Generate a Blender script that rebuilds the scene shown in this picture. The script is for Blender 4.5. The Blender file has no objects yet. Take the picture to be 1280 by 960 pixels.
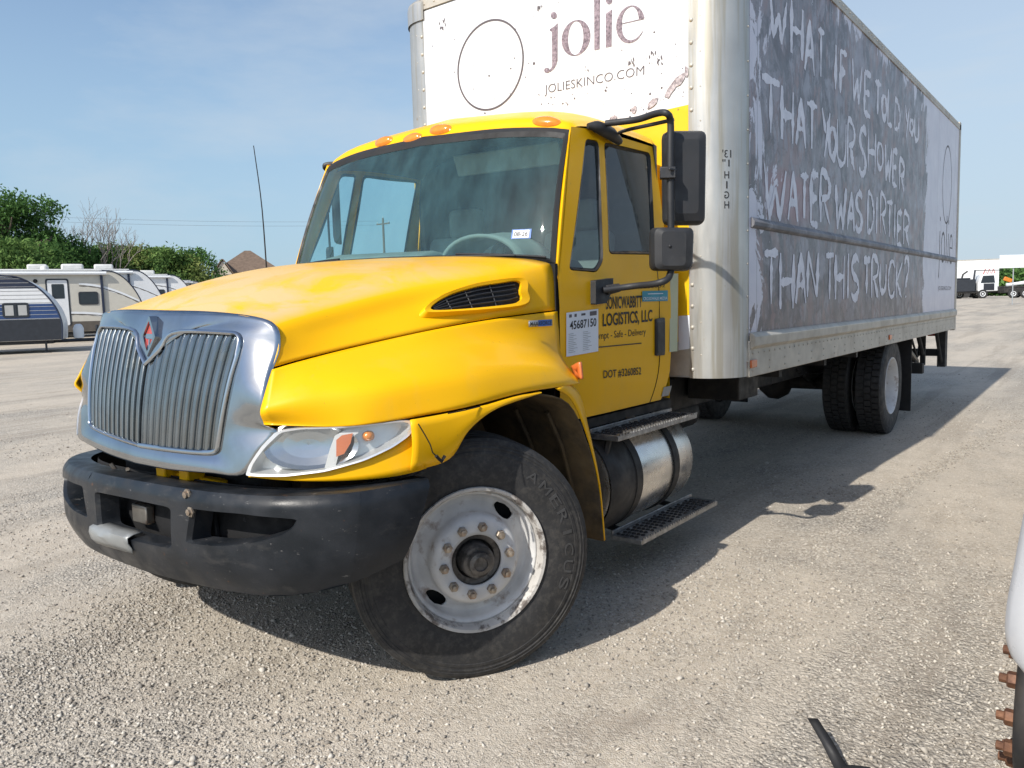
import bpy, bmesh, math, random
import numpy as np
from mathutils import Vector, Matrix
SC = bpy.context.scene
COL = SC.collection
R = math.radians
rnd = random.Random(7)

# ------------------------------------------------------------------ camera
FPX = 978.7
CAM = np.array([3.1644, -2.4446, 1.5577]); YAW, PIT, ROL = 0.6589, -0.0985, -0.0273
_fw = np.array([-math.sin(YAW)*math.cos(PIT), math.cos(YAW)*math.cos(PIT), math.sin(PIT)])
_r = np.cross(_fw, [0, 0, 1]); _r /= np.linalg.norm(_r); _u = np.cross(_r, _fw)
CR = _r*math.cos(ROL) + _u*math.sin(ROL); CU = -_r*math.sin(ROL) + _u*math.cos(ROL); CF = _fw
cam = bpy.data.cameras.new('camera'); cam.sensor_width = 36; cam.lens = FPX*36/1280
cam.clip_start = .05; cam.clip_end = 3000
camo = bpy.data.objects.new('camera', cam); COL.objects.link(camo)
camo.matrix_world = Matrix(((CR[0], CU[0], -CF[0], CAM[0]), (CR[1], CU[1], -CF[1], CAM[1]), (CR[2], CU[2], -CF[2], CAM[2]), (0, 0, 0, 1)))
SC.camera = camo

# ------------------------------------------------------------------ sky, sun, exposure
SUN_TRAVEL = Vector((.08, 1.2, -1)).normalized()
w = bpy.data.worlds.new('World'); SC.world = w; w.use_nodes = True
nt = w.node_tree; nt.nodes.clear()
wo = nt.nodes.new('ShaderNodeOutputWorld'); bg = nt.nodes.new('ShaderNodeBackground')
sky = nt.nodes.new('ShaderNodeTexSky'); sky.sky_type = 'NISHITA'; sky.sun_disc = False
sky.sun_elevation = math.asin(-SUN_TRAVEL.z); sky.sun_rotation = math.atan2(-SUN_TRAVEL.x, -SUN_TRAVEL.y)
sky.air_density = 1.0; sky.dust_density = 1.2; sky.ozone_density = 1.4; sky.altitude = 100
tc = nt.nodes.new('ShaderNodeTexCoord'); mp = nt.nodes.new('ShaderNodeMapping')
mp.inputs['Scale'].default_value = (1.1, 2.4, 7.0); mp.inputs['Rotation'].default_value = (0, .12, .5)
no = nt.nodes.new('ShaderNodeTexNoise'); no.inputs['Scale'].default_value = 1.7; no.inputs['Detail'].default_value = 7; no.inputs['Roughness'].default_value = .58
rp = nt.nodes.new('ShaderNodeMapRange'); rp.inputs[1].default_value = .46; rp.inputs[2].default_value = .72; rp.inputs[3].default_value = 0; rp.inputs[4].default_value = .42
mx = nt.nodes.new('ShaderNodeMix'); mx.data_type = 'RGBA'; mx.inputs[7].default_value = (3.6, 4.1, 4.6, 1)
nt.links.new(tc.outputs['Generated'], mp.inputs[0]); nt.links.new(mp.outputs[0], no.inputs['Vector'])
nt.links.new(no.outputs['Fac'], rp.inputs[0])
sv = nt.nodes.new('ShaderNodeSeparateXYZ'); nt.links.new(tc.outputs['Generated'], sv.inputs[0])
vl = nt.nodes.new('ShaderNodeMapRange'); vl.interpolation_type = 'SMOOTHSTEP'; vl.inputs[1].default_value = .55; vl.inputs[2].default_value = 1.0; vl.inputs[3].default_value = 0; vl.inputs[4].default_value = .5
nt.links.new(sv.outputs[1], vl.inputs[0]); va = nt.nodes.new('ShaderNodeMath'); va.operation = 'ADD'; va.use_clamp = True
nt.links.new(rp.outputs[0], va.inputs[0]); nt.links.new(vl.outputs[0], va.inputs[1]); nt.links.new(va.outputs[0], mx.inputs[0])
sz = nt.nodes.new('ShaderNodeSeparateXYZ'); nt.links.new(tc.outputs['Generated'], sz.inputs[0])
hzr = nt.nodes.new('ShaderNodeMapRange'); hzr.interpolation_type = 'SMOOTHSTEP'; hzr.inputs[1].default_value = .50; hzr.inputs[2].default_value = 0; hzr.inputs[3].default_value = 0; hzr.inputs[4].default_value = .82
nt.links.new(sz.outputs[2], hzr.inputs[0]); hm = nt.nodes.new('ShaderNodeMix'); hm.data_type = 'RGBA'; hm.inputs[7].default_value = (2.25, 3.35, 4.3, 1)
nt.links.new(hzr.outputs[0], hm.inputs[0]); nt.links.new(sky.outputs[0], hm.inputs[6])
nt.links.new(hm.outputs[2], mx.inputs[6]); nt.links.new(mx.outputs[2], bg.inputs[0])
bg.inputs[1].default_value = .138
nt.links.new(bg.outputs[0], wo.inputs[0])
sl = bpy.data.lights.new('sun', 'SUN'); sl.energy = 4.2; sl.angle = R(.55); sl.color = (1, .95, .87)
so = bpy.data.objects.new('sun', sl); COL.objects.link(so); so.rotation_euler = SUN_TRAVEL.to_track_quat('-Z', 'Y').to_euler(); so.location = (0, -20, 20)
SC.view_settings.view_transform = 'Standard'; SC.view_settings.look = 'None'
SC.view_settings.exposure = .3; SC.view_settings.gamma = 1; SC.view_settings.use_curve_mapping = False
SC.render.engine = 'CYCLES'
SC.cycles.max_bounces = 8; SC.cycles.transparent_max_bounces = 24; SC.cycles.caustics_reflective = False; SC.cycles.caustics_refractive = False
SC.cycles.use_denoising = True

# ------------------------------------------------------------------ pixel rays (1280 x 960 photograph)
def ray(px, py): return CF + CR*(px-640)/FPX - CU*(py-480)/FPX
def PX(px, py, **k):
    d = ray(px, py); (a, v), = k.items()
    if a == 'd': return CAM + d*v
    i = 'xyz'.index(a); return CAM + d*((v-CAM[i])/d[i])
def proj(P):
    d = np.asarray(P, float)-CAM; z = d@CF
    return np.stack([640+FPX*(d@CR)/z, 480-FPX*(d@CU)/z], -1)
def onsurf(px, py, F, t0=1.0, t1=16.0):      # first zero of F(point) along the ray
    d = ray(px, py); n = 600; pt = CAM + d*t0; pv = F(pt)
    for i in range(1, n+1):
        t = t0+(t1-t0)*i/n; q = CAM+d*t; v = F(q)
        if v*pv <= 0:
            a, b = t-(t1-t0)/n, t
            for _ in range(30):
                m = (a+b)/2
                if F(CAM+d*m)*pv > 0: a = m
                else: b = m
            return CAM+d*a
        pv = v
    return pt
def inv(S, px, py, u0=0, u1=1, t0=0, t1=1):   # surface parameters seen at a pixel
    uu, tt = (u0+u1)/2, (t0+t1)/2; du, dt = (u1-u0)/2, (t1-t0)/2
    for it in range(7):
        U = np.linspace(max(u0, uu-du), min(u1, uu+du), 17); T = np.linspace(max(t0, tt-dt), min(t1, tt+dt), 17)
        P = np.array([[S(a, b) for b in T] for a in U]); q = proj(P.reshape(-1, 3)).reshape(17, 17, 2)
        e = (q[..., 0]-px)**2+(q[..., 1]-py)**2; i, j = np.unravel_index(e.argmin(), e.shape)
        uu, tt = U[i], T[j]; du *= .3; dt *= .3
    return uu, tt
def gz(x, y):
    return .0125*min(max(y, -40), 80) - .013*(min(max(x, -42), 25)-1.07) + .004*math.sin(1.3*x+.4*y)*math.sin(.9*y-.5*x)

# ------------------------------------------------------------------ materials
MATS = {}
class NT:
    def __init__(s, name):
        s.m = bpy.data.materials.new(name); s.m.use_nodes = True; s.t = s.m.node_tree; s.t.nodes.clear()
        s.o = s.n('ShaderNodeOutputMaterial'); s.co = s.n('ShaderNodeTexCoord').outputs['Object']
    def n(s, k, **kw):
        x = s.t.nodes.new(k)
        for a, b in kw.items(): setattr(x, a, b)
        return x
    def put(s, a, b):
        if hasattr(a, 'is_linked') or hasattr(a, 'node'): s.t.links.new(a, b)
        else: b.default_value = a
    def noise(s, scale, det=4, rough=.55, vec=None, stretch=None, dist=0):
        v = vec or s.co
        if stretch:
            mp = s.n('ShaderNodeMapping'); mp.inputs['Scale'].default_value = stretch; s.put(v, mp.inputs[0]); v = mp.outputs[0]
        x = s.n('ShaderNodeTexNoise'); s.put(v, x.inputs['Vector']); x.inputs['Scale'].default_value = scale
        x.inputs['Detail'].default_value = det; x.inputs['Roughness'].default_value = rough; x.inputs['Distortion'].default_value = dist
        return x.outputs['Fac']
    def vor(s, scale, out='Distance', feat='F1', vec=None):
        x = s.n('ShaderNodeTexVoronoi', feature=feat); s.put(vec or s.co, x.inputs['Vector']); x.inputs['Scale'].default_value = scale
        return x.outputs[out]
    def ramp(s, fac, a, b, lo=0., hi=1.):
        x = s.n('ShaderNodeMapRange'); x.clamp = True; s.put(fac, x.inputs[0])
        for i, v in enumerate((a, b, lo, hi)): x.inputs[i+1].default_value = v
        return x.outputs[0]
    def mix(s, fac, a, b):
        x = s.n('ShaderNodeMix', data_type='RGBA'); s.put(fac, x.inputs[0])
        for v, i in ((a, 6), (b, 7)):
            if isinstance(v, tuple): x.inputs[i].default_value = (*v[:3], 1)
            else: s.put(v, x.inputs[i])
        return x.outputs[2]
    def math(s, op, a, b=0.):
        x = s.n('ShaderNodeMath', operation=op); s.put(a, x.inputs[0]); s.put(b, x.inputs[1]); return x.outputs[0]
    def sep(s):
        x = s.n('ShaderNodeSeparateXYZ'); s.put(s.co, x.inputs[0]); return x.outputs
    def bump(s, h, strength, dist=.01):
        x = s.n('ShaderNodeBump'); x.inputs['Strength'].default_value = strength; x.inputs['Distance'].default_value = dist; s.put(h, x.inputs['Height']); return x.outputs[0]
    def pbr(s, col, rough=.5, metal=0., coat=0., nrm=None, spec=.5, **k):
        b = s.n('ShaderNodeBsdfPrincipled'); I = b.inputs
        s.put((*col[:3], 1) if isinstance(col, tuple) else col, I['Base Color']); s.put(rough, I['Roughness']); s.put(metal, I['Metallic'])
        s.put(coat, I['Coat Weight']); I['Specular IOR Level'].default_value = spec; I['Coat Roughness'].default_value = .08
        if nrm is not None: s.put(nrm, I['Normal'])
        for a, v in k.items(): s.put(v, I[a])
        s.put(b.outputs[0], s.o.inputs[0]); return b
def simple(name, col, rough=.5, metal=0., coat=0., var=.15, vs=6., dirt=None, bmp=0., bs=60., spec=.5):
    """paint/plastic/metal with a little mottling, optional dirt of its own shape and fine relief"""
    t = NT(name); d = tuple(c*(1-var) for c in col); l = tuple(min(1, c*(1+var)) for c in col)
    c = t.mix(t.ramp(t.noise(vs, 6), .3, .7), d, l)
    rg = t.ramp(t.noise(vs*2.3, 5), .3, .7, max(.02, rough*.8), min(1, rough*1.25))
    if dirt:
        dc, ds, a, b, amt = dirt; f = t.ramp(t.noise(ds, 8, .65), a, b, 0, amt); c = t.mix(f, c, dc)
        rg = t.math('MAXIMUM', rg, t.math('MULTIPLY', f, .8))
    nr = t.bump(t.noise(bs, 5), bmp, .004) if bmp else None
    t.pbr(c, rg, metal, coat, nr, spec); MATS[name] = t.m; return t.m
DUST = (.36, .31, .25); RUST = (.17, .065, .025)
simple('box_alu', (.44, .45, .45), .46, .5, dirt=((.30, .28, .24), 3.5, .52, .75, .5), var=.1)
simple('rail_alu', (.50, .465, .40), .5, .3, dirt=((.27, .23, .18), 4, .5, .72, .6), var=.1, bmp=.15)
simple('white_sheet', (.70, .715, .74), .4, dirt=((.6, .58, .54), 2.2, .58, .8, .25), var=.03)
simple('chrome_dark', (.5, .53, .56), .12, 1., var=.06)
simple('slat_silver', (.25, .275, .29), .2, .9, var=.12, vs=9, dirt=((.24, .24, .21), 7, .5, .7, .45))
simple('black_plastic', (.022, .023, .026), .5, var=.3, dirt=((.10, .095, .09), 9, .52, .75, .55), bmp=.12, bs=220)
simple('mirror_plastic', (.020, .021, .024), .55, var=.2, dirt=((.07, .068, .065), 7, .55, .8, .4), bmp=.1, bs=300)
def m_bumper():
    t = NT('bumper_plastic'); c = t.mix(t.ramp(t.noise(5, 6), .4, .6), (.010, .0125, .016), (.020, .0225, .027))
    c = t.mix(t.ramp(t.noise(6, 9, .7, stretch=(1, 1, 2.5)), .56, .70, 0, .3), c, (.08, .075, .07)); c = t.mix(t.ramp(t.noise(60, 4, .7, stretch=(.35, .35, 1)), .66, .70, 0, .5), c, (.16, .155, .15))
    ru = t.ramp(t.noise(21, 6, .6), .675, .72, 0, .8); c = t.mix(ru, c, (.10, .045, .025)); t.pbr(c, t.ramp(t.noise(10, 5), .4, .65, .30, .5), 0., 0., t.bump(t.noise(180, 5), .12, .004), .3); MATS['bumper_plastic'] = t.m
m_bumper()
simple('rail_scuff', (.17, .17, .185), .55, .1, var=.3, vs=4, dirt=((.36, .36, .39), 6, .52, .62, .6))
simple('rubber', (.012, .012, .013), .6, var=.3)
simple('tyre_rubber', (.022, .022, .023), .68, var=.3, dirt=((.12, .11, .095), 40, .46, .72, .35), bmp=.2, bs=120)
simple('frame_black', (.014, .014, .015), .65, var=.4, dirt=((.09, .075, .06), 4, .45, .75, .6))
simple('dark_void', (.006, .006, .007), .8)
simple('liner', (.045, .033, .02), .85, var=.5, dirt=((.20, .13, .05), 3, .42, .7, .6), bmp=.4, bs=30)
simple('tyre_letter', (.05, .05, .051), .6, var=.2)
simple('rim_white', (.60, .595, .585), .5, var=.14, vs=9, dirt=((.20, .12, .075), 11, .55, .68, .7), bmp=.1, bs=60)
simple('rim_rust', (.50, .48, .45), .6, var=.2, dirt=((.07, .05, .04), 13, .50, .60, .85), bmp=.3, bs=90)
simple('steel_worn', (.30, .28, .25), .42, .85, var=.3, dirt=(RUST, 12, .5, .7, .8))
simple('hub_dark', (.16, .15, .14), .42, .6, var=.4, vs=14, dirt=((.03, .028, .026), 12, .46, .6, .8))
simple('nut_rust', (.20, .095, .05), .7, .3, var=.4, dirt=((.07, .03, .02), 25, .4, .6, .7), bmp=.4, bs=140)
simple('nut_steel', (.42, .36, .29), .42, .7, var=.3, dirt=((.25, .12, .06), 20, .45, .65, .7))
simple('tank_steel', (.68, .66, .63), .27, .95, var=.06, dirt=((.40, .36, .30), 3, .52, .75, .35))
simple('step_alu', (.36, .36, .36), .42, .8, var=.35, vs=30, dirt=((.16, .14, .12), 10, .45, .7, .6))
simple('amber_lens', (.75, .24, .015), .18, coat=.6, var=.12, vs=40)
simple('red_lens', (.45, .035, .02), .2, coat=.5, var=.15)
simple('orange_lens', (.62, .16, .04), .3, coat=.4, var=.15)
simple('interior_grey', (.17, .165, .15), .75, var=.15)
simple('interior_dark', (.03, .03, .032), .8, var=.2)
simple('seat_fabric', (.24, .235, .21), .9, var=.15)
simple('print_black', (.012, .012, .012), .55)
simple('print_grey', (.10, .085, .095), .55)
simple('print_paper', (.72, .75, .80), .6, var=.03)
simple('print_pale', (.50, .53, .36), .5, var=.05)
simple('print_teal', (.03, .27, .36), .5, var=.2)
simple('print_blue', (.02, .12, .45), .4)
simple('badge_grey', (.30, .32, .34), .3, .6)
simple('tape_grey', (.27, .28, .28), .42, .25, var=.12, bmp=.3, bs=30)
simple('emblem_red', (.42, .07, .06), .3, coat=.4)
simple('yellow_sheet', (.80, .49, .006), .38, var=.05)

def m_yellow(name, fade=0.):
    t = NT(name); c = t.mix(t.ramp(t.noise(1.6, 4), .3, .7), (.84, .44, .003), (.91, .485, .004))
    rg = t.ramp(t.noise(9, 4), .3, .7, .30, .40)
    f2 = t.ramp(t.noise(26, 8, .7), .64, .76, 0, .4); c = t.mix(f2, c, (.50, .33, .08)); c = t.mix(t.ramp(t.noise(95, 3, .6), .72, .74, 0, .6), c, (.16, .10, .04)); c = t.mix(t.ramp(t.noise(3.5, 8, .7, stretch=(1, 1, .4)), .54, .72, 0, .16), c, (.52, .36, .14))
    if fade:
        o = t.sep(); nz = t.n('ShaderNodeNewGeometry'); sp = t.n('ShaderNodeSeparateXYZ'); t.put(nz.outputs['Normal'], sp.inputs[0])
        up = t.ramp(sp.outputs[2], .72, .92)     # sun-bleached clear coat on the level top
        bl = t.ramp(t.noise(2.7, 7, .62, dist=.6), .38, .54)
        front = t.ramp(o[1], .5, -.35, .25, 1.)
        f = t.math('MULTIPLY', t.math('MULTIPLY', bl, front), up)
        f = t.math('MULTIPLY', f, fade); c = t.mix(f, c, (.60, .43, .21)); rg = t.math('MAXIMUM', rg, t.math('MULTIPLY', f, .75))
    t.pbr(c, rg, 0., .06, None, .2); MATS[name] = t.m
m_yellow('yellow_paint'); m_yellow('hood_yellow', .95)

def m_glass(name, tint, gl=.06, film=.0, filmc=(.5, .62, .6)):
    t = NT(name); tr = t.n('ShaderNodeBsdfTransparent'); tr.inputs[0].default_value = (*tint, 1)
    g = t.n('ShaderNodeBsdfGlossy'); g.inputs['Roughness'].default_value = .015
    lw = t.n('ShaderNodeFresnel'); gm = t.n('ShaderNodeNewGeometry'); t.put(t.ramp(gm.outputs['Backfacing'], 0, 1, 1.5, 1/1.5), lw.inputs[0])
    a = t.n('ShaderNodeMixShader'); t.put(t.math('MULTIPLY', lw.outputs[0], 1.25), a.inputs[0]); t.put(tr.outputs[0], a.inputs[1]); t.put(g.outputs[0], a.inputs[2])
    df = t.n('ShaderNodeBsdfDiffuse'); df.inputs[0].default_value = (*filmc, 1)
    b = t.n('ShaderNodeMixShader'); fm = t.math('ADD', t.ramp(t.noise(6, 8, .7, stretch=(1, 1, .25)), .35, .8, film*.35, film*1.5), t.ramp(t.noise(70, 3), .73, .78, 0, film*3))
    t.put(fm, b.inputs[0]); t.put(a.outputs[0], b.inputs[1]); t.put(df.outputs[0], b.inputs[2]); t.put(b.outputs[0], t.o.inputs[0]); MATS[name] = t.m
m_glass('windshield_glass', (.66, .86, .87), film=.10, filmc=(.22, .50, .56)); m_glass('side_glass', (.72, .84, .86), film=.04, filmc=(.4, .5, .55)); m_glass('lens_clear', (.96, .96, .94), film=.07, filmc=(.7, .68, .6))
simple('dark_glass', (.02, .025, .03), .06, coat=.3)
simple('far_trim', (.66, .67, .68), .35, var=.05)
simple('lamp_silver', (.80, .81, .82), .35, .6, var=.08)

def m_chrome():
    t = NT('chrome'); c = t.mix(t.ramp(t.noise(4, 5), .42, .6), (.45, .475, .50), (.38, .40, .415))
    t.pbr(c, t.ramp(t.noise(12, 6), .3, .75, .08, .15), 1., 0., None); MATS['chrome'] = t.m
m_chrome()

def m_corner():
    t = NT('corner_alu'); o = t.sep()
    c = t.mix(t.ramp(t.noise(3, 5), .3, .7), (.40, .40, .39), (.50, .50, .48))
    st = t.ramp(t.noise(2.2, 6, .6, stretch=(9, 9, .35)), .48, .60, 0, .6); c = t.mix(st, c, (.33, .29, .21))
    ru = t.ramp(t.noise(7, 7, .65), .66, .74, 0, .6); c = t.mix(ru, c, (.30, .20, .10))
    t.pbr(c, t.ramp(t.noise(14, 5, stretch=(3, 3, .3)), .3, .7, .34, .5), .6); MATS['corner_alu'] = t.m
m_corner()

def m_wrap():
    """dirty grey photographic wrap: mottled grey with pale torn-paint borders and a white band at the rear end"""
    t = NT('side_wrap'); o = t.sep()
    base = t.mix(t.ramp(t.noise(.9, 7, .65), .40, .60), (.080, .074, .092), (.205, .19, .215))
    base = t.mix(t.ramp(t.noise(2.1, 8, .7, stretch=(1, 2.2, .8), dist=1.5), .50, .58, 0, .75), base, (.23, .145, .145))
    base = t.mix(t.ramp(t.noise(11, 9, .78, stretch=(1, 1.6, .55)), .52, .60, 0, .65), base, (.36, .345, .40))
    base = t.mix(t.ramp(t.noise(5, 9, .75), .52, .60, 0, .7), base, (.06, .058, .07))
    base = t.mix(t.ramp(t.noise(3.6, 6, .62, stretch=(1, 1.2, .8), dist=.4), .54, .585, 0, .6), base, (.30, .29, .345))
    base = t.mix(t.ramp(t.noise(2.7, 6, .62, dist=.8), .53, .58, 0, .7), base, (.05, .045, .06)); base = t.mix(t.ramp(t.noise(4.9, 5, .6, stretch=(1, 1, .6)), .56, .60, 0, .6), base, (.27, .165, .16))
    low = t.math('MULTIPLY', t.ramp(o[2], 1.9, 1.4), t.ramp(t.noise(3.2, 7, .7), .42, .62)); base = t.mix(t.math('MULTIPLY', low, .7), base, (.085, .07, .075))
    pk = t.math('MULTIPLY', t.ramp(t.math('ABSOLUTE', t.math('SUBTRACT', o[1], 3.05)), .55, .35), t.ramp(t.math('ABSOLUTE', t.math('SUBTRACT', o[2], 2.25)), .2, .1)); base = t.mix(t.math('MULTIPLY', pk, .55), base, (.36, .16, .18))
    n1 = t.noise(2.6, 9, .68, stretch=(1, 1.5, .75), dist=.7)
    def edge(val, a, b): return t.ramp(val, a, b)
    top = t.math('SUBTRACT', o[2], t.math('MULTIPLY', t.ramp(o[1], 3., 8.1), -.12))
    e = t.math('MAXIMUM', t.math('MAXIMUM', edge(o[1], 3.0, 2.2), edge(top, 3.50, 4.0)), t.math('MULTIPLY', edge(o[1], 7.6, 8.3), 2.4))
    pale = t.ramp(t.math('ADD', n1, t.math('MULTIPLY', e, .30)), .715, .73)
    c = t.mix(pale, base, t.mix(t.ramp(t.noise(3, 5), .3, .7), (.58, .57, .65), (.68, .66, .73)))
    lines = t.ramp(t.math('FRACT', t.math('MULTIPLY', o[1], .82)), .005, .010, 1, 0)
    c = t.mix(t.math('MULTIPLY', lines, .6), c, (.2, .2, .22))
    t.pbr(c, t.ramp(t.noise(8, 5), .3, .7, .30, .45), 0., .1, t.bump(t.noise(2.5, 3), .08, .02)); MATS['side_wrap'] = t.m
    t = NT('side_letter'); c = t.mix(t.ramp(t.noise(9, 8, .7), .38, .62), (.62, .61, .67), (.78, .77, .83))
    c = t.mix(t.ramp(t.noise(22, 6, .7), .64, .74, 0, .5), c, (.30, .29, .32)); t.pbr(c, .4); MATS['side_letter'] = t.m
    t = NT('logo_fill'); c = t.mix(t.ramp(t.noise(60, 6, .75), .35, .65), (.07, .05, .065), (.36, .29, .33)); t.pbr(c, .45); MATS['logo_fill'] = t.m
    t = NT('stone_fill'); c = t.mix(t.ramp(t.noise(45, 6, .75), .40, .60), (.16, .13, .14), (.58, .52, .53)); t.pbr(c, .45); MATS['stone_fill'] = t.m
m_wrap()

def m_ground():
    t = NT('gravel_ground'); wrp = t.noise(.35, 5, .6); 
    fine = t.vor(150, 'Color'); mid = t.vor(62, 'Color'); d1 = t.vor(62); d2 = t.vor(150); big = t.vor(24, 'Color'); d3 = t.vor(24)
    def bw(c): x = t.n('ShaderNodeRGBToBW'); t.put(c, x.inputs[0]); return x.outputs[0]
    a = bw(fine); b = bw(mid)
    gr = t.mix(t.ramp(b, .2, .8), (.22, .197, .165), (.60, .55, .47)); gr = t.mix(t.ramp(a, .1, .9, 0, .5), gr, (.61, .565, .49))
    gr = t.mix(t.ramp(d1, .25, .6, 0, .55), gr, (.15, .135, .12))
    dust = t.mix(t.ramp(t.noise(3, 9, .7), .3, .7), (.42, .355, .275), (.56, .49, .395)); dust = t.mix(t.ramp(b, .2, .8, 0, .5), dust, t.mix(t.ramp(b, .2, .8), (.25, .215, .175), (.62, .56, .475))); dust = t.mix(t.ramp(a, .66, .9, 0, .55), dust, (.58, .55, .50)); dust = t.mix(t.ramp(a, .32, .1, 0, .5), dust, (.17, .15, .13))
    patch = t.ramp(t.math('ADD', t.noise(.42, 7, .62, stretch=(1.5, .55, 1), dist=.5), t.math('MULTIPLY', t.noise(2.6, 6, .7), .35)), .58, .82)
    c = t.mix(patch, dust, gr)
    dark = t.ramp(t.noise(.9, 7, .65, dist=.8), .58, .74, 0, .35); c = t.mix(dark, c, (.20, .155, .12))
    c = t.mix(t.ramp(t.noise(.06, 4), .4, .65, 0, .25), c, (.47, .425, .36))
    trk = t.noise(.8, 5, .55, stretch=(3.2, .22, 1), dist=.35); c = t.mix(t.ramp(trk, .55, .64, 0, .5), c, (.50, .445, .37)); c = t.mix(t.ramp(trk, .45, .37, 0, .35), c, (.25, .215, .175))
    h = t.math('ADD', t.math('MULTIPLY', t.math('SUBTRACT', .6, d1), patch), t.math('MULTIPLY', t.math('SUBTRACT', .6, d2), .35))
    h = t.math('ADD', h, t.math('MULTIPLY', t.noise(4, 8, .7), 1.6))
    t.pbr(c, .9, 0., 0., t.bump(h, .85, .012), spec=.25); MATS['gravel_ground'] = t.m
    t = NT('pebble'); oi = t.n('ShaderNodeAttribute'); oi.attribute_name = 'tone'
    c = t.mix(oi.outputs['Fac'], (.21, .19, .165), (.62, .58, .51)); c = t.mix(t.ramp(t.noise(40, 4), .4, .7, 0, .4), c, (.33, .28, .23)); t.pbr(c, .85, spec=.3); MATS['pebble'] = t.m
m_ground()

def m_leaf(name, a, b, tr=.25):
    t = NT(name); oi = t.n('ShaderNodeAttribute'); oi.attribute_name = 'tone'
    c = t.mix(oi.outputs['Fac'], a, b)
    d = t.n('ShaderNodeBsdfDiffuse'); t.put(c, d.inputs[0]); s = t.n('ShaderNodeBsdfTranslucent'); t.put(c, s.inputs[0])
    m = t.n('ShaderNodeMixShader'); m.inputs[0].default_value = tr; t.put(d.outputs[0], m.inputs[1]); t.put(s.outputs[0], m.inputs[2]); t.put(m.outputs[0], t.o.inputs[0]); MATS[name] = t.m
m_leaf('leaf_dark', (.035, .085, .03), (.13, .24, .07)); m_leaf('leaf_mid', (.06, .125, .035), (.19, .29, .09)); m_leaf('leaf_light', (.10, .16, .04), (.28, .32, .11))
simple('bark', (.11, .085, .065), .9, var=.4, vs=14, bmp=.6, bs=40); simple('bark_grey', (.24, .21, .19), .9, var=.3, vs=14)

# ------------------------------------------------------------------ mesh helpers
def crom(P, n):
    P = [np.asarray(p, float) for p in P]; m = len(P)
    if m == 2: return [P[0]+(P[1]-P[0])*i/(n-1) for i in range(n)]
    Q = [2*P[0]-P[1]]+P+[2*P[-1]-P[-2]]; out = []
    for i in range(n):
        s = (m-1)*i/(n-1); k = min(int(s), m-2); u = s-k; a, b, c, d = Q[k:k+4]
        out.append(.5*((2*b)+(c-a)*u+(2*a-5*b+4*c-d)*u*u+(3*b-a-3*c+d)*u**3))
    return out
def loft(curves, nu, nv):
    c = [crom(k, nu) for k in curves]; return [crom([k[i] for k in c], nv) for i in range(nu)]
def rloop(cs, r, m=5, n=4):
    """closed loop through corners cs (any dimension), corners rounded by r (scalar or per corner), m points a corner, n inner points a side"""
    cs = [np.asarray(c, float) for c in cs]; k = len(cs); rr = r if hasattr(r, '__len__') else [r]*k; A = []; B = []
    for i in range(k):
        p, q, s = cs[i-1], cs[i], cs[(i+1) % k]
        d0, d1 = p-q, s-q; l0, l1 = np.linalg.norm(d0), np.linalg.norm(d1)
        a = q+d0/l0*min(rr[i], l0*.45); b = q+d1/l1*min(rr[i], l1*.45); A.append(a); B.append(b)
    out = []
    for i in range(k):
        for j in range(m):
            u = j/(m-1); out.append((1-u)**2*A[i]+2*u*(1-u)*cs[i]+u*u*B[i])
        e = A[(i+1) % k]
        for j in range(n): out.append(B[i]+(e-B[i])*(j+1)/(n+1))
    return out
def cloop(P, n):
    P = [np.asarray(p, float) for p in P]; k = len(P); out = []
    for i in range(n):
        s = k*i/n; j = int(s); u = s-j; a, b, c, d = P[(j-1) % k], P[j % k], P[(j+1) % k], P[(j+2) % k]
        out.append(.5*((2*b)+(c-a)*u+(2*a-5*b+4*c-d)*u*u+(3*b-a-3*c+d)*u**3))
    return out
LEANK = .03
def lean(v): return (v[0], v[1], v[2]+LEANK*(.95-v[0]))
def flat(v): return v
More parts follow.
